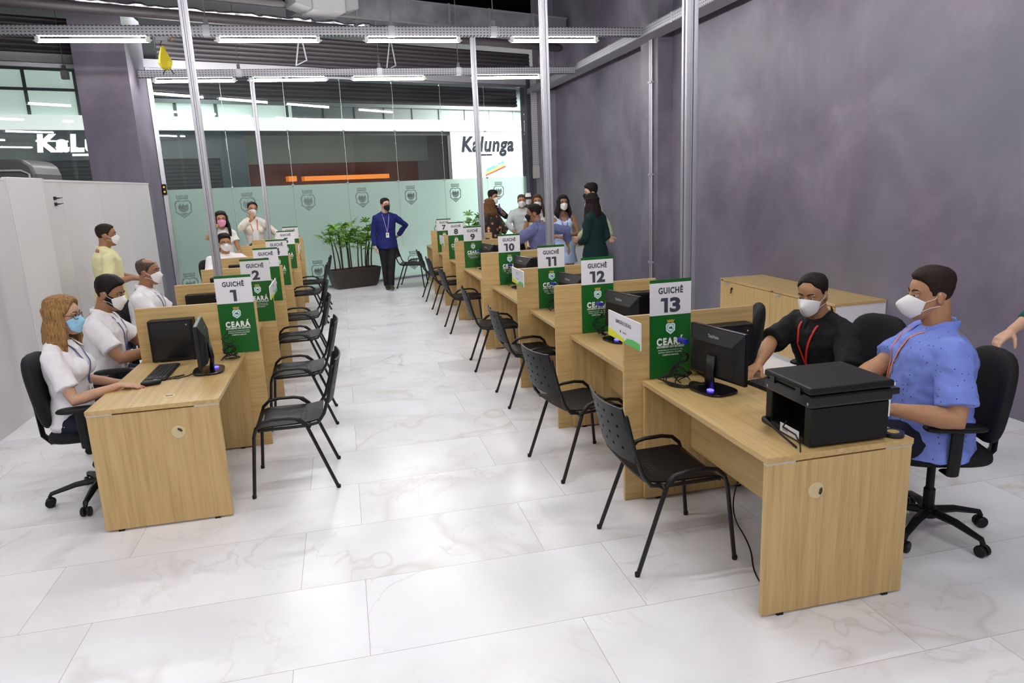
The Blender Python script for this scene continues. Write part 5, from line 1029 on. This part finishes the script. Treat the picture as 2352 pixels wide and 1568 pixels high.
    if glasses:
        gm = mat('glasses_frame', glasses, 0.35); q = MB()
        for sx in (-1, 1):
            ring = [Hd((sx * .0335 + .023 * math.copysign(abs(math.cos(a)) ** .7, math.cos(a)), .101 - .012 * abs(math.cos(a)) * (1 if math.cos(a) * sx > 0 else .2), .002 + .0165 * math.copysign(abs(math.sin(a)) ** .8, math.sin(a)))) for a in [2 * PI * j / 18 for j in range(18)]]
            q.tube(ring, .0021, 6, closed=True); q.tube([Hd((sx * .056, .090, .008)), Hd((sx * .075, .05, .010)), Hd((sx * .080, -.008, .010))], .002, 6)
        q.tube([Hd((-.011, .102, .006)), Hd((.011, .102, .006))], .002, 6); q.build('glasses', gm, root)
    if lanyard:
        lm = mat('lanyard_' + lanyard['name'], lanyard['c'], 0.6); dz = lanyard.get('len', .24); inf = (top or {}).get('infl', .013) + .017
        def front(h, r): 
            bb_ = interp([x[0] for x in sec], [x[2] for x in sec], h); aa = interp([x[0] for x in sec], [x[1] for x in sec], h); ff = interp([x[0] for x in sec], [x[3] for x in sec], h)
            y = (bb_ + inf / k) * math.sqrt(max(.05, 1 - (r / (aa + .03)) ** 2)) + ff
            if fem: y = max(y, .085 + (.055 + inf) * math.sqrt(max(0, 1 - ((h - .335) / (.062 + inf)) ** 2 - ((abs(r) - .065) / (.062 + inf)) ** 2)) if ((h - .335) / (.08)) ** 2 + ((abs(r) - .065) / .08) ** 2 < 1 else y, y)
            return at(h, r, y)
        front0 = front
        def front(h, r):
            if BV[0]:
                q = BV[0].ray_cast(at(h, r, .6), -Ft, .8)
                if q[0] is not None and (q[0] - at(h, r, 0)).dot(Ft) > 0: return q[0] + Ft * .0045
            return front0(h, r)
        lo_ = .47 - dz; hs = [.50, .47, .44, .40, .36, .32, .28, .24, .20, .16]; hs = [h for h in hs if h > lo_] + [lo_]
        for sx in (-1, 1):
            pts = [at(.515, sx * .05, -.03)] + [front(h, sx * .062 * max(0.04, (h - lo_) / (.50 - lo_)) ** .9) for h in hs]; pts = [q for q in chaikin_(pts)]; MB().tube(pts, [(.0075 * k, .0015)] * len(pts), 6, side=Rt).build('lanyard', lm, root)
        if lanyard.get('badge', True):
            p = front(lo_, 0) - U * .055 * k + Ft * .004; q = MB(); M3 = Matrix((Rt, Ft, U)).transposed(); vs = []
            for zc in (-.045, .045):
                for yc in (-.0015, .0015):
                    for xc in (-.029, .029): vs.append(p + M3 @ V((xc, yc, zc)))
            q.add(vs, [(0, 2, 3, 1), (4, 5, 7, 6), (0, 1, 5, 4), (2, 6, 7, 3), (0, 4, 6, 2), (1, 3, 7, 5)]); bd = q.build('badge', mat('badge_white', (0.72, 0.74, 0.76), 0.3), root)
            q = MB(); q.ell(p + Ft * .002 + U * .012, .011, .0012, .014, M3, 8, 5); q.build('badge_photo', mat('badge_photo', (0.10, 0.09, 0.10), 0.5), bd)
    ctx = dict(root=root, at=at, Hd=Hd, O=O, armd=armd, tips=tips, F=F, R=Rr, U=U, Ft=Ft, Rt=Rt, HM=HM, k=k, hk=hk)
    if extras: extras(ctx)
    return root
BLK = dict(name='black', c=(0.012, 0.009, 0.008), var=.3); DKB = dict(name='dark_brown', c=(0.022, 0.013, 0.009), var=.3)
def H_(b, **k): d = dict(b); d.update(k); return d
W_POLO = cloth('white_polo', (0.78, 0.76, 0.80), bscale=400); M_jean = cloth('jeans', (0.03, 0.05, 0.14)); M_navyp = cloth('navy_trousers', (0.012, 0.014, 0.03)); M_blkp = cloth('black_trousers', (0.012, 0.012, 0.014))
NAVY_L = dict(name='navy', c=(0.04, 0.06, 0.28), len=.25)
FLAT = dict(curl=0.10, spread=0.10, thumb=0.5)
# --- 1 blonde woman at counter 1
def ex1(c):
    nm = mat('red_nails', (0.45, 0.01, 0.02), 0.2)
    for t, d, r in c['tips']['R'][:5]: MB().ell(t + V((0, 0, r * .75)) + d * .002, .007, .0055, .0025, Matrix.Rotation(math.atan2(d.y, d.x), 3, 'Z')).build('nail', nm, c['root'])
    W = c['armd']['R'][2]; p = W + (c['tips']['R'][2][0] - W) * .66; q = MB(); q.tube([p + V((0, .011 * math.cos(a), .011 * math.sin(a) - .001)) for a in [2 * PI * i / 12 for i in range(12)]], .0018, 6, closed=True); q.build('ring', mat('gold_ring', (0.6, 0.45, 0.2), 0.25, 0.9), c['root'])
person('blonde woman in a white polo and blue mask seated at counter 1', (-1.755, 4.86), 0.02, 'sit', 'f', .99, 1.06, lean=-.02, head=(-.12, .06), tone='fair', vox=.005, hipz=.55,
       arms={'R': dict(w=(-1.43, 4.72, .768), d=(1, .02, -.10), n=(0, 0, -1), s=(0, 1, 0), hint=(-.3, -.5, -.8), hk=dict(curl=.13, spread=.12, thumb=.55)), 'L': dict(w=(-1.53, 5.12, .69), n=(0, 0, -1), d=(1, -.2, 0), s=(0, -1, 0), hk=FLAT)},
       top=dict(m=W_POLO, sleeve=.72, lo=-.08, disp=.016), bottom=dict(m=M_navyp), mask=dict(m=cloth('blue_mask', (0.30, 0.58, 0.80), bump=.1)), glasses=(0.08, 0.03, 0.025),
       hair=dict(name='honey_blonde', c=(0.27, 0.145, 0.055), var=.45, long=.15, from_=0, thick=.020, r=.021, puff=.012, bs=220, **{'from': 80, 'to': 280}, disp=.005, line=[(0, .082), (20, .075), (40, .055), (60, .01), (75, -.04), (180, -.075)]), lanyard=NAVY_L, brow=(0.12, 0.06, 0.03), extras=ex1)
# --- 2 bearded man at counter 2
def ex2(c):
    q = MB(); rows = []
    for i in range(8):
        f = i / 7; rows.append([c['Hd'](hp(u * 1.75, -.03 - .075 * f + .05 * (abs(u) ** 2) * (1 - f * .3), .0025)) for u in [-1 + 2 * j / 24 for j in range(25)]])
    q.grid(rows); q.build('beard', mat('hair_black', (0.012, 0.009, 0.008)), c['root'], smooth=True)
    p = c['at'](.36, -.085, .150); lettering('Ceará', p, .06, .022, c['Rt'] * -1 if False else (0.5, -1, 0), mat('teal_print', (0.02, 0.30, 0.32)), c['root'], .01, 'shirt_print')
person('bearded man in a white polo with lanyard seated at counter 2', (-1.84, 5.80), 0.03, 'sit', 'm', 1.0, 1.08, .10, lean=.10, head=(-.18, .26), tone='brown', vox=.006,
       arms={'R': dict(w=(-1.42, 5.66, .80), n=(0, 0, -1), d=(1, .3, -.1), s=(0, 1, 0), hint=(-.2, -.7, -.7), hk=FLAT), 'L': dict(w=(-1.40, 6.05, .78), n=(0, 0, -1), d=(1, -.2, 0), s=(0, -1, 0), hk=FLAT)},
       top=dict(m=W_POLO, sleeve=.72, disp=.018), bottom=dict(m=M_navyp), mask=dict(), hair=H_(BLK, thick=.013, topx=.008), lanyard=NAVY_L, extras=ex2)
# --- 3 balding man at counter 3
person('balding grey haired man in a white polo seated at counter 3', (-1.86, 7.20), 0.0, 'sit', 'm', 1.0, 1.12, .2, lean=.06, head=(-.15, .05), tone='brown', vox=.007,
       arms={'R': dict(w=(-1.45, 7.05, .80), hint=(-.3, -.5, -.8)), 'L': dict(w=(-1.45, 7.4, .80))}, top=dict(m=W_POLO, sleeve=.72, disp=.016), bottom=dict(m=M_navyp), mask=dict(),
       hair=dict(name='grey_brown', c=(0.075, 0.055, 0.045), var=.5, thick=.010, bald=.075), lanyard=NAVY_L)
# --- 4 man in the yellow shirt
person('standing man in a pale yellow shirt and jeans by the partition', (-2.53, 8.6), 0.5, 'stand', 'm', .97, 1.10, .12, lean=.0, head=(-.30, .03), tone='brown', vox=.008,
       arms={'R': dict(w=(-2.24, 8.46, 1.06), hint=(-.3, -.1, -1), d=(1, .1, -.15), n=(0, .4, -1), s=(0, 1, .2), hk=dict(curl=.5)), 'L': dict(w=(-2.25, 8.85, 1.0))}, top=dict(m=cloth('yellow_shirt', (0.74, 0.70, 0.40)), sleeve=.9, hem=.12, disp=.016), bottom=dict(m=M_jean), mask=dict(), hair=H_(DKB, thick=.010))
# --- 5 man in glasses at counter 5
person('seated man in a white t-shirt and dark glasses facing the camera', (-1.66, 10.86), -1.1, 'sit', 'm', 1.0, 1.2, .25, lean=.06, head=(-.12, .04), tone='tan', vox=.008,
       arms={'R': dict(w=(-1.62, 10.44, .80), hint=(-.9, .2, -.5)), 'L': dict(w=(-1.30, 10.62, .80), hint=(.9, 0, -.5))}, top=dict(m=cloth('white_tee', (0.78, 0.76, 0.77)), sleeve=.8, disp=.014, collar=False, hi=.50), bottom=dict(m=M_navyp), mask=dict(), glasses=(0.02, 0.012, 0.01), hair=H_(BLK, thick=.016, topx=.008))
# --- 6 woman with the pink mask
def ex6(c):
    q = MB(); p = c['at'](.27, .03, .155)
    M3 = Matrix((c['Rt'], c['Ft'], c['U'])).transposed(); q.ell(p, .045, .004, .05, M3, 10, 6); q.build('red_print', mat('red_print', (0.55, 0.04, 0.02)), c['root'])
    q = MB(); q.ell(c['at'](.20, .06, .135), .03, .004, .05, M3, 10, 6); q.build('black_print', M_black, c['root'])
person('long haired woman in a pink mask pointing at the camera', (-1.78, 11.75), -1.35, 'stand', 'f', .98, .95, head=(-.05, .10), tone='tan', vox=.008,
       arms={'R': dict(w=(-1.80, 11.42, 1.455), d=(.25, -1, .05), n=(0, 0, -1), s=(1, 0, 0), hint=(-.7, -.1, -.8), hk=dict(curls=[.05, 1.3, 1.35, 1.4], thumb=.3, thumb_in=.5)), 'L': dict(w=(-1.60, 11.5, .98))},
       top=dict(m=cloth('white_tee', (0.78, 0.76, 0.77)), sleeve=.4, hem=.06, collar=False), bottom=dict(m=M_jean), mask=dict(m=cloth('pink_mask', (0.78, 0.32, 0.50), bump=.1)), hair=H_(BLK, long=.30, thick=.016, r=.022), extras=ex6)
# --- 7 woman in the white blazer
def ex7(c):
    q = MB(); M3 = Matrix((c['Rt'], c['Ft'], c['U'])).transposed()
    q.tube([c['at'](.44, 0, .085), c['at'](.33, 0, .150), c['at'](.20, 0, .118), c['at'](.08, 0, .118)], [(.035, .012), (.055, .012), (.06, .012), (.06, .012)], 12, side=c['Rt']); q.build('white_blouse', cloth('white_tee', (0.78, 0.76, 0.77)), c['root'], smooth=True)
    q = MB(); q.tube([c['at'](.065, 0.0, .03), c['at'](.0, 0, .03)], [(.165, .125), (.175, .13)], 20, side=c['Rt']); q.build('green_waistband', mat('green_skirt', (0.01, 0.10, 0.03), .7), c['root'], smooth=True)
person('woman in a cream blazer holding out her open palm', (-1.45, 13.02), -1.35, 'stand', 'f', 1.04, 1.0, head=(.05, .02, -.12), tone='tan', vox=.008, side=.04,
       arms={'R': dict(w=(-1.43, 12.60, 1.475), d=(.10, .12, 1), n=(0, -1, .1), s=(-1, 0, 0), hint=(-.8, -.2, -.6), hk=dict(curl=.08, spread=.28, thumb=.9)), 'L': dict(w=(-1.12, 12.9, .98), hint=(.9, .3, -.5))},
       top=dict(m=cloth('cream_blazer', (0.76, 0.71, 0.63)), name='blazer', sleeve=1.78, hem=.16, infl=.02, collar=False), bottom=dict(m=cloth('green_skirt', (0.01, 0.11, 0.035))), mask=dict(), hair=H_(DKB, thick=.013, tail=1, bun=1, line=[(0, .085), (30, .078), (50, .06), (65, .035), (80, .0), (100, .0), (125, -.05), (180, -.07)]), lanyard=dict(name='orange', c=(0.55, 0.16, 0.05), len=.36), extras=ex7)
# --- 8 man in the blue shirt by the planter
person('bearded man in a navy blue shirt and black trousers walking by the planter', (.80, 13.78), -1.50, 'stand', 'm', 1.01, .98, .05, head=(.42, .05), tone='light', vox=.008,
       arms={'R': dict(w=(.57, 13.70, .82), hint=(-.5, .8, -.3), n=(1, 0, 0), s=(0, -1, 0), hk=dict(curl=.35)), 'L': dict(w=(1.02, 13.95, .98), hint=(.9, .3, -.1), n=(-1, 0, 0))}, legs={'R': (None, (.735, 13.82, .085)), 'L': (None, (.80, 13.62, .085))},
       top=dict(m=cloth('navy_shirt', (0.012, 0.017, 0.115)), sleeve=1.92, hem=.13, disp=.016), bottom=dict(m=M_blkp), mask=dict(m=cloth('black_mask', (0.012, 0.012, 0.014))), glasses=(0.05, 0.04, 0.035), hair=H_(BLK, thick=.012), lanyard=dict(name='violet', c=(0.22, 0.16, 0.45), len=.30), shoes=(.03, .028, .025))
def ex9(c):
    p = c['armd']['L'][2] + V((-.05, -.02, .09)); MB().box(p.x - .006, p.x + .006, p.y - .036, p.y + .036, p.z - .07, p.z + .07).build('phone', mat('violet_phone', (0.10, 0.07, 0.30), .3), c['root'], bevel=.003)
# --- 9 man in the dark polo at the back
person('dark haired man in navy raising a phone behind the woman in floral blouse', (2.93, 14.2), -1.0, 'stand', 'm', 1.03, 1.0, head=(.10, .05), tone='tan', vox=.009, arms={'R': dict(w=(2.85, 13.75, 1.0)), 'L': dict(w=(3.06, 13.86, 1.33), hint=(.8, .0, -.8), d=(-.3, -.2, 1), n=(-1, 0, 0), s=(0, 1, 0), hk=dict(curl=.6))},
       top=dict(m=cloth('dark_polo', (0.012, 0.02, 0.05)), sleeve=1.5, hem=.1), bottom=dict(m=M_blkp), mask=dict(), hair=H_(BLK, thick=.018, topx=.012), extras=ex9)
# --- 10 woman in the floral blouse
def floral():
    m = bpy.data.materials.new('floral_fabric'); m.use_nodes = True; n, l = nt(m); b = n['Principled BSDF']; tc = n.new('ShaderNodeTexCoord'); vo = n.new('ShaderNodeTexVoronoi'); vo.inputs['Scale'].default_value = 11; l.new(tc.outputs['Object'], vo.inputs[0])
    r = n.new('ShaderNodeValToRGB'); e = r.color_ramp.elements; e[0].position = .30; e[0].color = (.75, .50, .30, 1); e[1].position = .62; e[1].color = (.022, .016, .010, 1); x = e.new(.44); x.color = (.45, .08, .06, 1); x = e.new(.52); x.color = (.05, .05, .02, 1)
    no = n.new('ShaderNodeTexNoise'); no.inputs['Scale'].default_value = 40; l.new(tc.outputs['Object'], no.inputs[0]); ma = n.new('ShaderNodeMath'); ma.operation = 'MULTIPLY_ADD'; ma.inputs[1].default_value = .35; l.new(no.outputs['Fac'], ma.inputs[0]); l.new(vo.outputs['Distance'], ma.inputs[2]); l.new(ma.outputs[0], r.inputs[0]); l.new(r.outputs[0], b.inputs['Base Color']); b.inputs['Roughness'].default_value = .8; return m
person('woman in a dark floral blouse with wavy light brown hair turned away', (2.58, 12.55), 2.2, 'stand', 'f', .96, 1.05, head=(.35, .02), tone='light', vox=.009, arms={'R': dict(w=(2.72, 12.75, 1.0), hint=(.5, -.5, -.8)), 'L': dict(w=(2.38, 12.72, 1.02), hint=(-.4, -.5, -.8))},
       top=dict(m=floral(), name='blouse', sleeve=1.3, hem=.18, collar=False, infl=.024), bottom=dict(m=M_blkp), mask=dict(m=cloth('blue_mask', (0.30, 0.58, 0.80))), hair=dict(name='caramel', c=(0.14, 0.065, 0.022), var=.5, long=.10, thick=.02, r=.025, **{'from': 60, 'to': 300}))
# --- 11 grey shirted man
person('grey haired man in a light grey shirt partly hidden by the slate shirted man', (3.40, 13.6), -1.9, 'stand', 'm', .98, 1.1, .1, head=(.1, .08), tone='tan', vox=.009, arms={'R': dict(w=(3.15, 13.3, .98), hint=(-.9, .1, -.5)), 'L': dict(w=(3.45, 13.25, 1.0))},
       top=dict(m=cloth('grey_shirt', (0.50, 0.53, 0.54)), sleeve=1.9, hem=.12), bottom=dict(m=M_blkp), mask=dict(), hair=dict(name='salt_pepper', c=(0.07, 0.055, 0.05), var=.5, thick=.008))
# --- 12 man in the slate blue shirt
person('man in a slate blue shirt turned away with arms spread on the counter', (2.62, 9.25), 2.3, 'stand', 'm', .95, 1.18, .1, lean=.22, hipz=.86, head=(.50, .10), tone='brown', vox=.008,
       arms={'L': dict(w=(2.06, 9.2, .93), hint=(-.6, -.5, .6), d=(-.5, .3, -.5), n=(0, 0, -1)), 'R': dict(w=(3.02, 9.55, 1.02), hint=(1, -.4, .4), d=(.3, .2, -.9), n=(-1, 0, 0), s=(0, -1, 0), hk=dict(curl=.3, spread=.2))},
       top=dict(m=cloth('slate_shirt', (0.12, 0.135, 0.275)), sleeve=1.72, hem=.12, disp=.03, infl=.020), bottom=dict(m=M_navyp), mask=dict(m=cloth('black_mask', (0.012, 0.012, 0.014))), hair=H_(BLK, thick=.013))
# --- 13 long haired woman
person('woman with long brown hair and a white mask behind the slate shirted man', (3.27, 12.0), -1.75, 'stand', 'f', .99, 1.0, head=(-.05, .03), tone='tan', vox=.009, arms={}, top=dict(m=cloth('cream_top', (0.72, 0.69, 0.65)), sleeve=.3, hem=.1, collar=False, hi=.45), bottom=dict(m=M_jean), mask=dict(),
       hair=dict(name='brown_long', c=(0.065, 0.032, 0.017), var=.6, long=.34, thick=.014, r=.02), lanyard=dict(name='violet', c=(0.20, 0.12, 0.40), len=.30))
# --- 14 person in the cap
def ex14(c):
    q = MB(); hn = 28; vs = []; rows = []
    for i in range(9):
        f = i / 8; z = .035 + .09 * math.sin(f * PI / 2); r_ = math.cos(f * PI / 2); rows.append([c['Hd'](V((.088 * r_ * math.sin(2 * PI * j / hn), -.004 + .108 * r_ * math.cos(2 * PI * j / hn), z))) for j in range(hn + 1)])
    q.grid(rows); cp = q.build('cap', mat('cap_dark', (0.02, 0.02, 0.024), .8), c['root'], smooth=True); so = cp.modifiers.new('s', 'SOLIDIFY'); so.thickness = .003
    q = MB(); rows = [[c['Hd'](V(((.080 - .02 * i / 4) * math.sin(u), .02 + (.092 + .0 * i) * math.cos(u), .045 + .075 * (i / 4)))) + (c['HM'] @ V((0, .004 - .03 * (i / 4) ** 2, 0))) for u in [-.95 + 1.9 * j / 10 for j in range(11)]] for i in range(5)]
    q.grid(rows); q.build('white_front_panel', mat('cap_white', (0.75, 0.75, 0.76), .8), cp, smooth=True)
    q = MB(); rows = [[c['Hd'](V((.07 * math.sin(u) * (1 + .1 * i), .09 + .02 * i * math.cos(u) * .9, .038 - .006 * i))) for u in [-1.2 + 2.4 * j / 10 for j in range(11)]] for i in range(4)]; q.grid(rows); vz = q.build('visor', mat('cap_dark', (0.02, 0.02, 0.024)), cp, smooth=True); so = vz.modifiers.new('s', 'SOLIDIFY'); so.thickness = .003
person('person in a dark cap with white front at the far right corner', (3.72, 14.3), -1.9, 'stand', 'm', .99, 1.0, head=(.05, .05), tone='brown', vox=.010, top=dict(m=cloth('black_tee', (0.02, 0.02, 0.022)), sleeve=.8, hem=.1, collar=False), bottom=dict(m=M_blkp), mask=dict(), hair=H_(BLK, thick=.008), extras=ex14)
# --- 15 woman in the pale blue dress
def ex15(c):
    for sx in (-1, 1):
        q = MB(); q.tube([c['at'](.30, sx * .075, .125), c['at'](.40, sx * .09, .108), c['at'](.465, sx * .105, .04), c['at'](.475, sx * .11, -.03), c['at'](.40, sx * .10, -.105)], [(.022, .005)] * 5, 8, side=c['Rt']); q.build('dress_strap', cloth('pale_blue_dress', (0.46, 0.60, 0.84)), c['root'], smooth=True)
person('woman in a sleeveless pale blue dress with hands clasped', (3.36, 10.85), -1.62, 'stand', 'f', .985, 1.12, head=(.02, .02), tone='brown', vox=.008,
       arms={'R': dict(w=(3.27, 10.62, 1.03), hint=(-.9, .2, -.6), d=(.9, -.4, -.4), n=(0, 1, 0), hk=dict(curl=.5)), 'L': dict(w=(3.37, 10.58, 1.06), hint=(.9, .2, -.6), d=(-.9, -.2, -.3), n=(0, 1, 0), hk=dict(curl=.5))},
       top=dict(m=cloth('pale_blue_dress', (0.46, 0.60, 0.84)), name='dress_bodice', sleeve=0, hi=.37, lo=0, collar=False, infl=.014), bottom=dict(m=cloth('pale_blue_dress', (0.46, 0.60, 0.84)), name='dress_skirt', skirt=.27), mask=dict(), hair=H_(BLK, long=.16, thick=.018, r=.024, **{'from': 65, 'to': 295}), lanyard=dict(name='purple', c=(0.16, 0.05, 0.30), len=.36), extras=ex15)
# --- 16 man in the light green shirt
person('tall man in a light green shirt and black mask standing against the right wall', (3.82, 10.65), 2.75, 'stand', 'm', 1.075, 1.0, head=(.30, .08), tone='light', vox=.008, arms={'R': dict(w=(4.02, 10.50, 1.0), hint=(.8, .3, -.4)), 'L': dict(w=(3.50, 10.5, 1.02), hint=(-.2, -1, -.5))},
       top=dict(m=cloth('pale_green_shirt', (0.50, 0.60, 0.36)), sleeve=1.9, hem=.12), bottom=dict(m=M_blkp), mask=dict(m=cloth('black_mask', (0.012, 0.012, 0.014))), hair=H_(BLK, thick=.016, topx=.014))
# --- 17 woman in the dark green suit
person('woman in a dark green suit with very long dark hair seen from behind', (3.57, 9.95), 2.15, 'stand', 'f', 1.0, 1.02, head=(.1, .12), tone='tan', vox=.008, arms={'L': dict(w=(3.38, 10.10, .97), hint=(-.2, -.5, -.9)), 'R': dict(w=(3.72, 10.22, .97), hint=(.3, -.5, -.9))},
       top=dict(m=cloth('green_suit', (0.006, 0.026, 0.028)), name='blazer', sleeve=1.9, hem=.16, infl=.022, collar=False), bottom=dict(m=cloth('green_suit_trousers', (0.004, 0.014, 0.015)), infl=.014), mask=dict(), hair=dict(name='espresso', c=(0.014, 0.007, 0.007), var=.4, long=.36, thick=.02, r=.026, puff=.03))
# --- 18 man in the black shirt
person('man in a black shirt leaning to the keyboard of counter 13', (2.86, 3.72), PI + .18, 'sit', 'm', 1.0, 1.10, .05, lean=.30, side=-.05, head=(.32, .22), tone='tan', vox=.005, hipz=.55,
       arms={'R': dict(w=(2.28, 3.60, .80), d=(-.85, -.4, -.25), n=(0, 0, -1), s=(0, -1, 0), hint=(-.2, .8, .1), hk=dict(curl=.35)), 'L': dict(w=(2.40, 3.25, .77), d=(-1, .1, 0), n=(0, 0, -1), s=(0, 1, 0), hk=FLAT)},
       top=dict(m=cloth('black_shirt', (0.010, 0.010, 0.011)), sleeve=.95, dsl=.012, disp=.020, infl=.018), bottom=dict(m=M_blkp), mask=dict(beak=.022), hair=H_(BLK, thick=.008, line=[(0, .082), (25, .080), (40, .060), (60, .040), (74, .0), (82, -.005), (92, .016), (112, .0), (125, -.05), (180, -.07)]), lanyard=dict(name='red', c=(0.70, 0.03, 0.02), len=.22, badge=False))
# --- 19 man in the light blue dotted shirt
def dotted():
    m = cloth('dotted_blue', (0.19, 0.26, 0.74)); n, l = nt(m); b = n['Principled BSDF']; tc = n.new('ShaderNodeTexCoord'); vo = n.new('ShaderNodeTexVoronoi'); vo.inputs['Scale'].default_value = 38; vo.inputs['Randomness'].default_value = .35; l.new(tc.outputs['Object'], vo.inputs[0])
    c = n.new('ShaderNodeMath'); c.operation = 'LESS_THAN'; c.inputs[1].default_value = .125; l.new(vo.outputs['Distance'], c.inputs[0]); mx = n.new('ShaderNodeMix'); mx.data_type = 'RGBA'; l.new(c.outputs[0], mx.inputs['Factor']); mx.inputs[6].default_value = (.20, .275, .75, 1); mx.inputs[7].default_value = (.03, .04, .15, 1); l.new(mx.outputs[2], b.inputs['Base Color']); return m
person('stout man in a light blue dotted shirt seated at counter 13 with a white respirator', (2.81, 2.90), 2.66, 'sit', 'm', 1.06, 1.28, .25, lean=-.02, head=(.18, .04), tone='tan', vox=.005, hipz=.565,
       arms={'L': dict(w=(2.44, 2.72, .775), d=(-1, .35, .0), n=(0, 0, -1), s=(0, 1, 0), hint=(.3, -.5, -.8), hk=FLAT), 'R': dict(w=(2.40, 3.06, .775), d=(-1, -.1, 0), n=(0, 0, -1), s=(0, -1, 0), hint=(.2, .6, -.8), hk=FLAT)},
       top=dict(m=dotted(), sleeve=.80, dsl=.012, hem=.075, disp=.022, infl=.016, flare=.03), bottom=dict(m=M_navyp), mask=dict(beak=.035, wide=1.05), hair=H_(DKB, name='dark_greying', thick=.011, topx=.008), lanyard=dict(name='orange_bright', c=(0.75, 0.20, 0.02), len=.255))
# --- 20 hand at the right edge
person('person in a green long sleeved top resting a hand on the blue shirted man\'s chair', (3.90, 2.86), PI, 'stand', 'm', .97, 1.0, lean=.10, head=(0, .1), tone='light', vox=.005, cloth_vox=.009,
       arms={'R': dict(w=(3.37, 3.03, .975), d=(-.88, 0, -.45), n=(-.4, 0, -.9), s=(.2, -1, -.2), hint=(.3, .4, -.8), hk=dict(curls=[.25, .45, .5, .5], thumb=.75, thumb_in=.55))}, top=dict(m=cloth('green_top', (0.008, 0.085, 0.05)), sleeve=1.62, hem=.1, collar=False), bottom=dict(m=M_blkp), hair=H_(DKB))
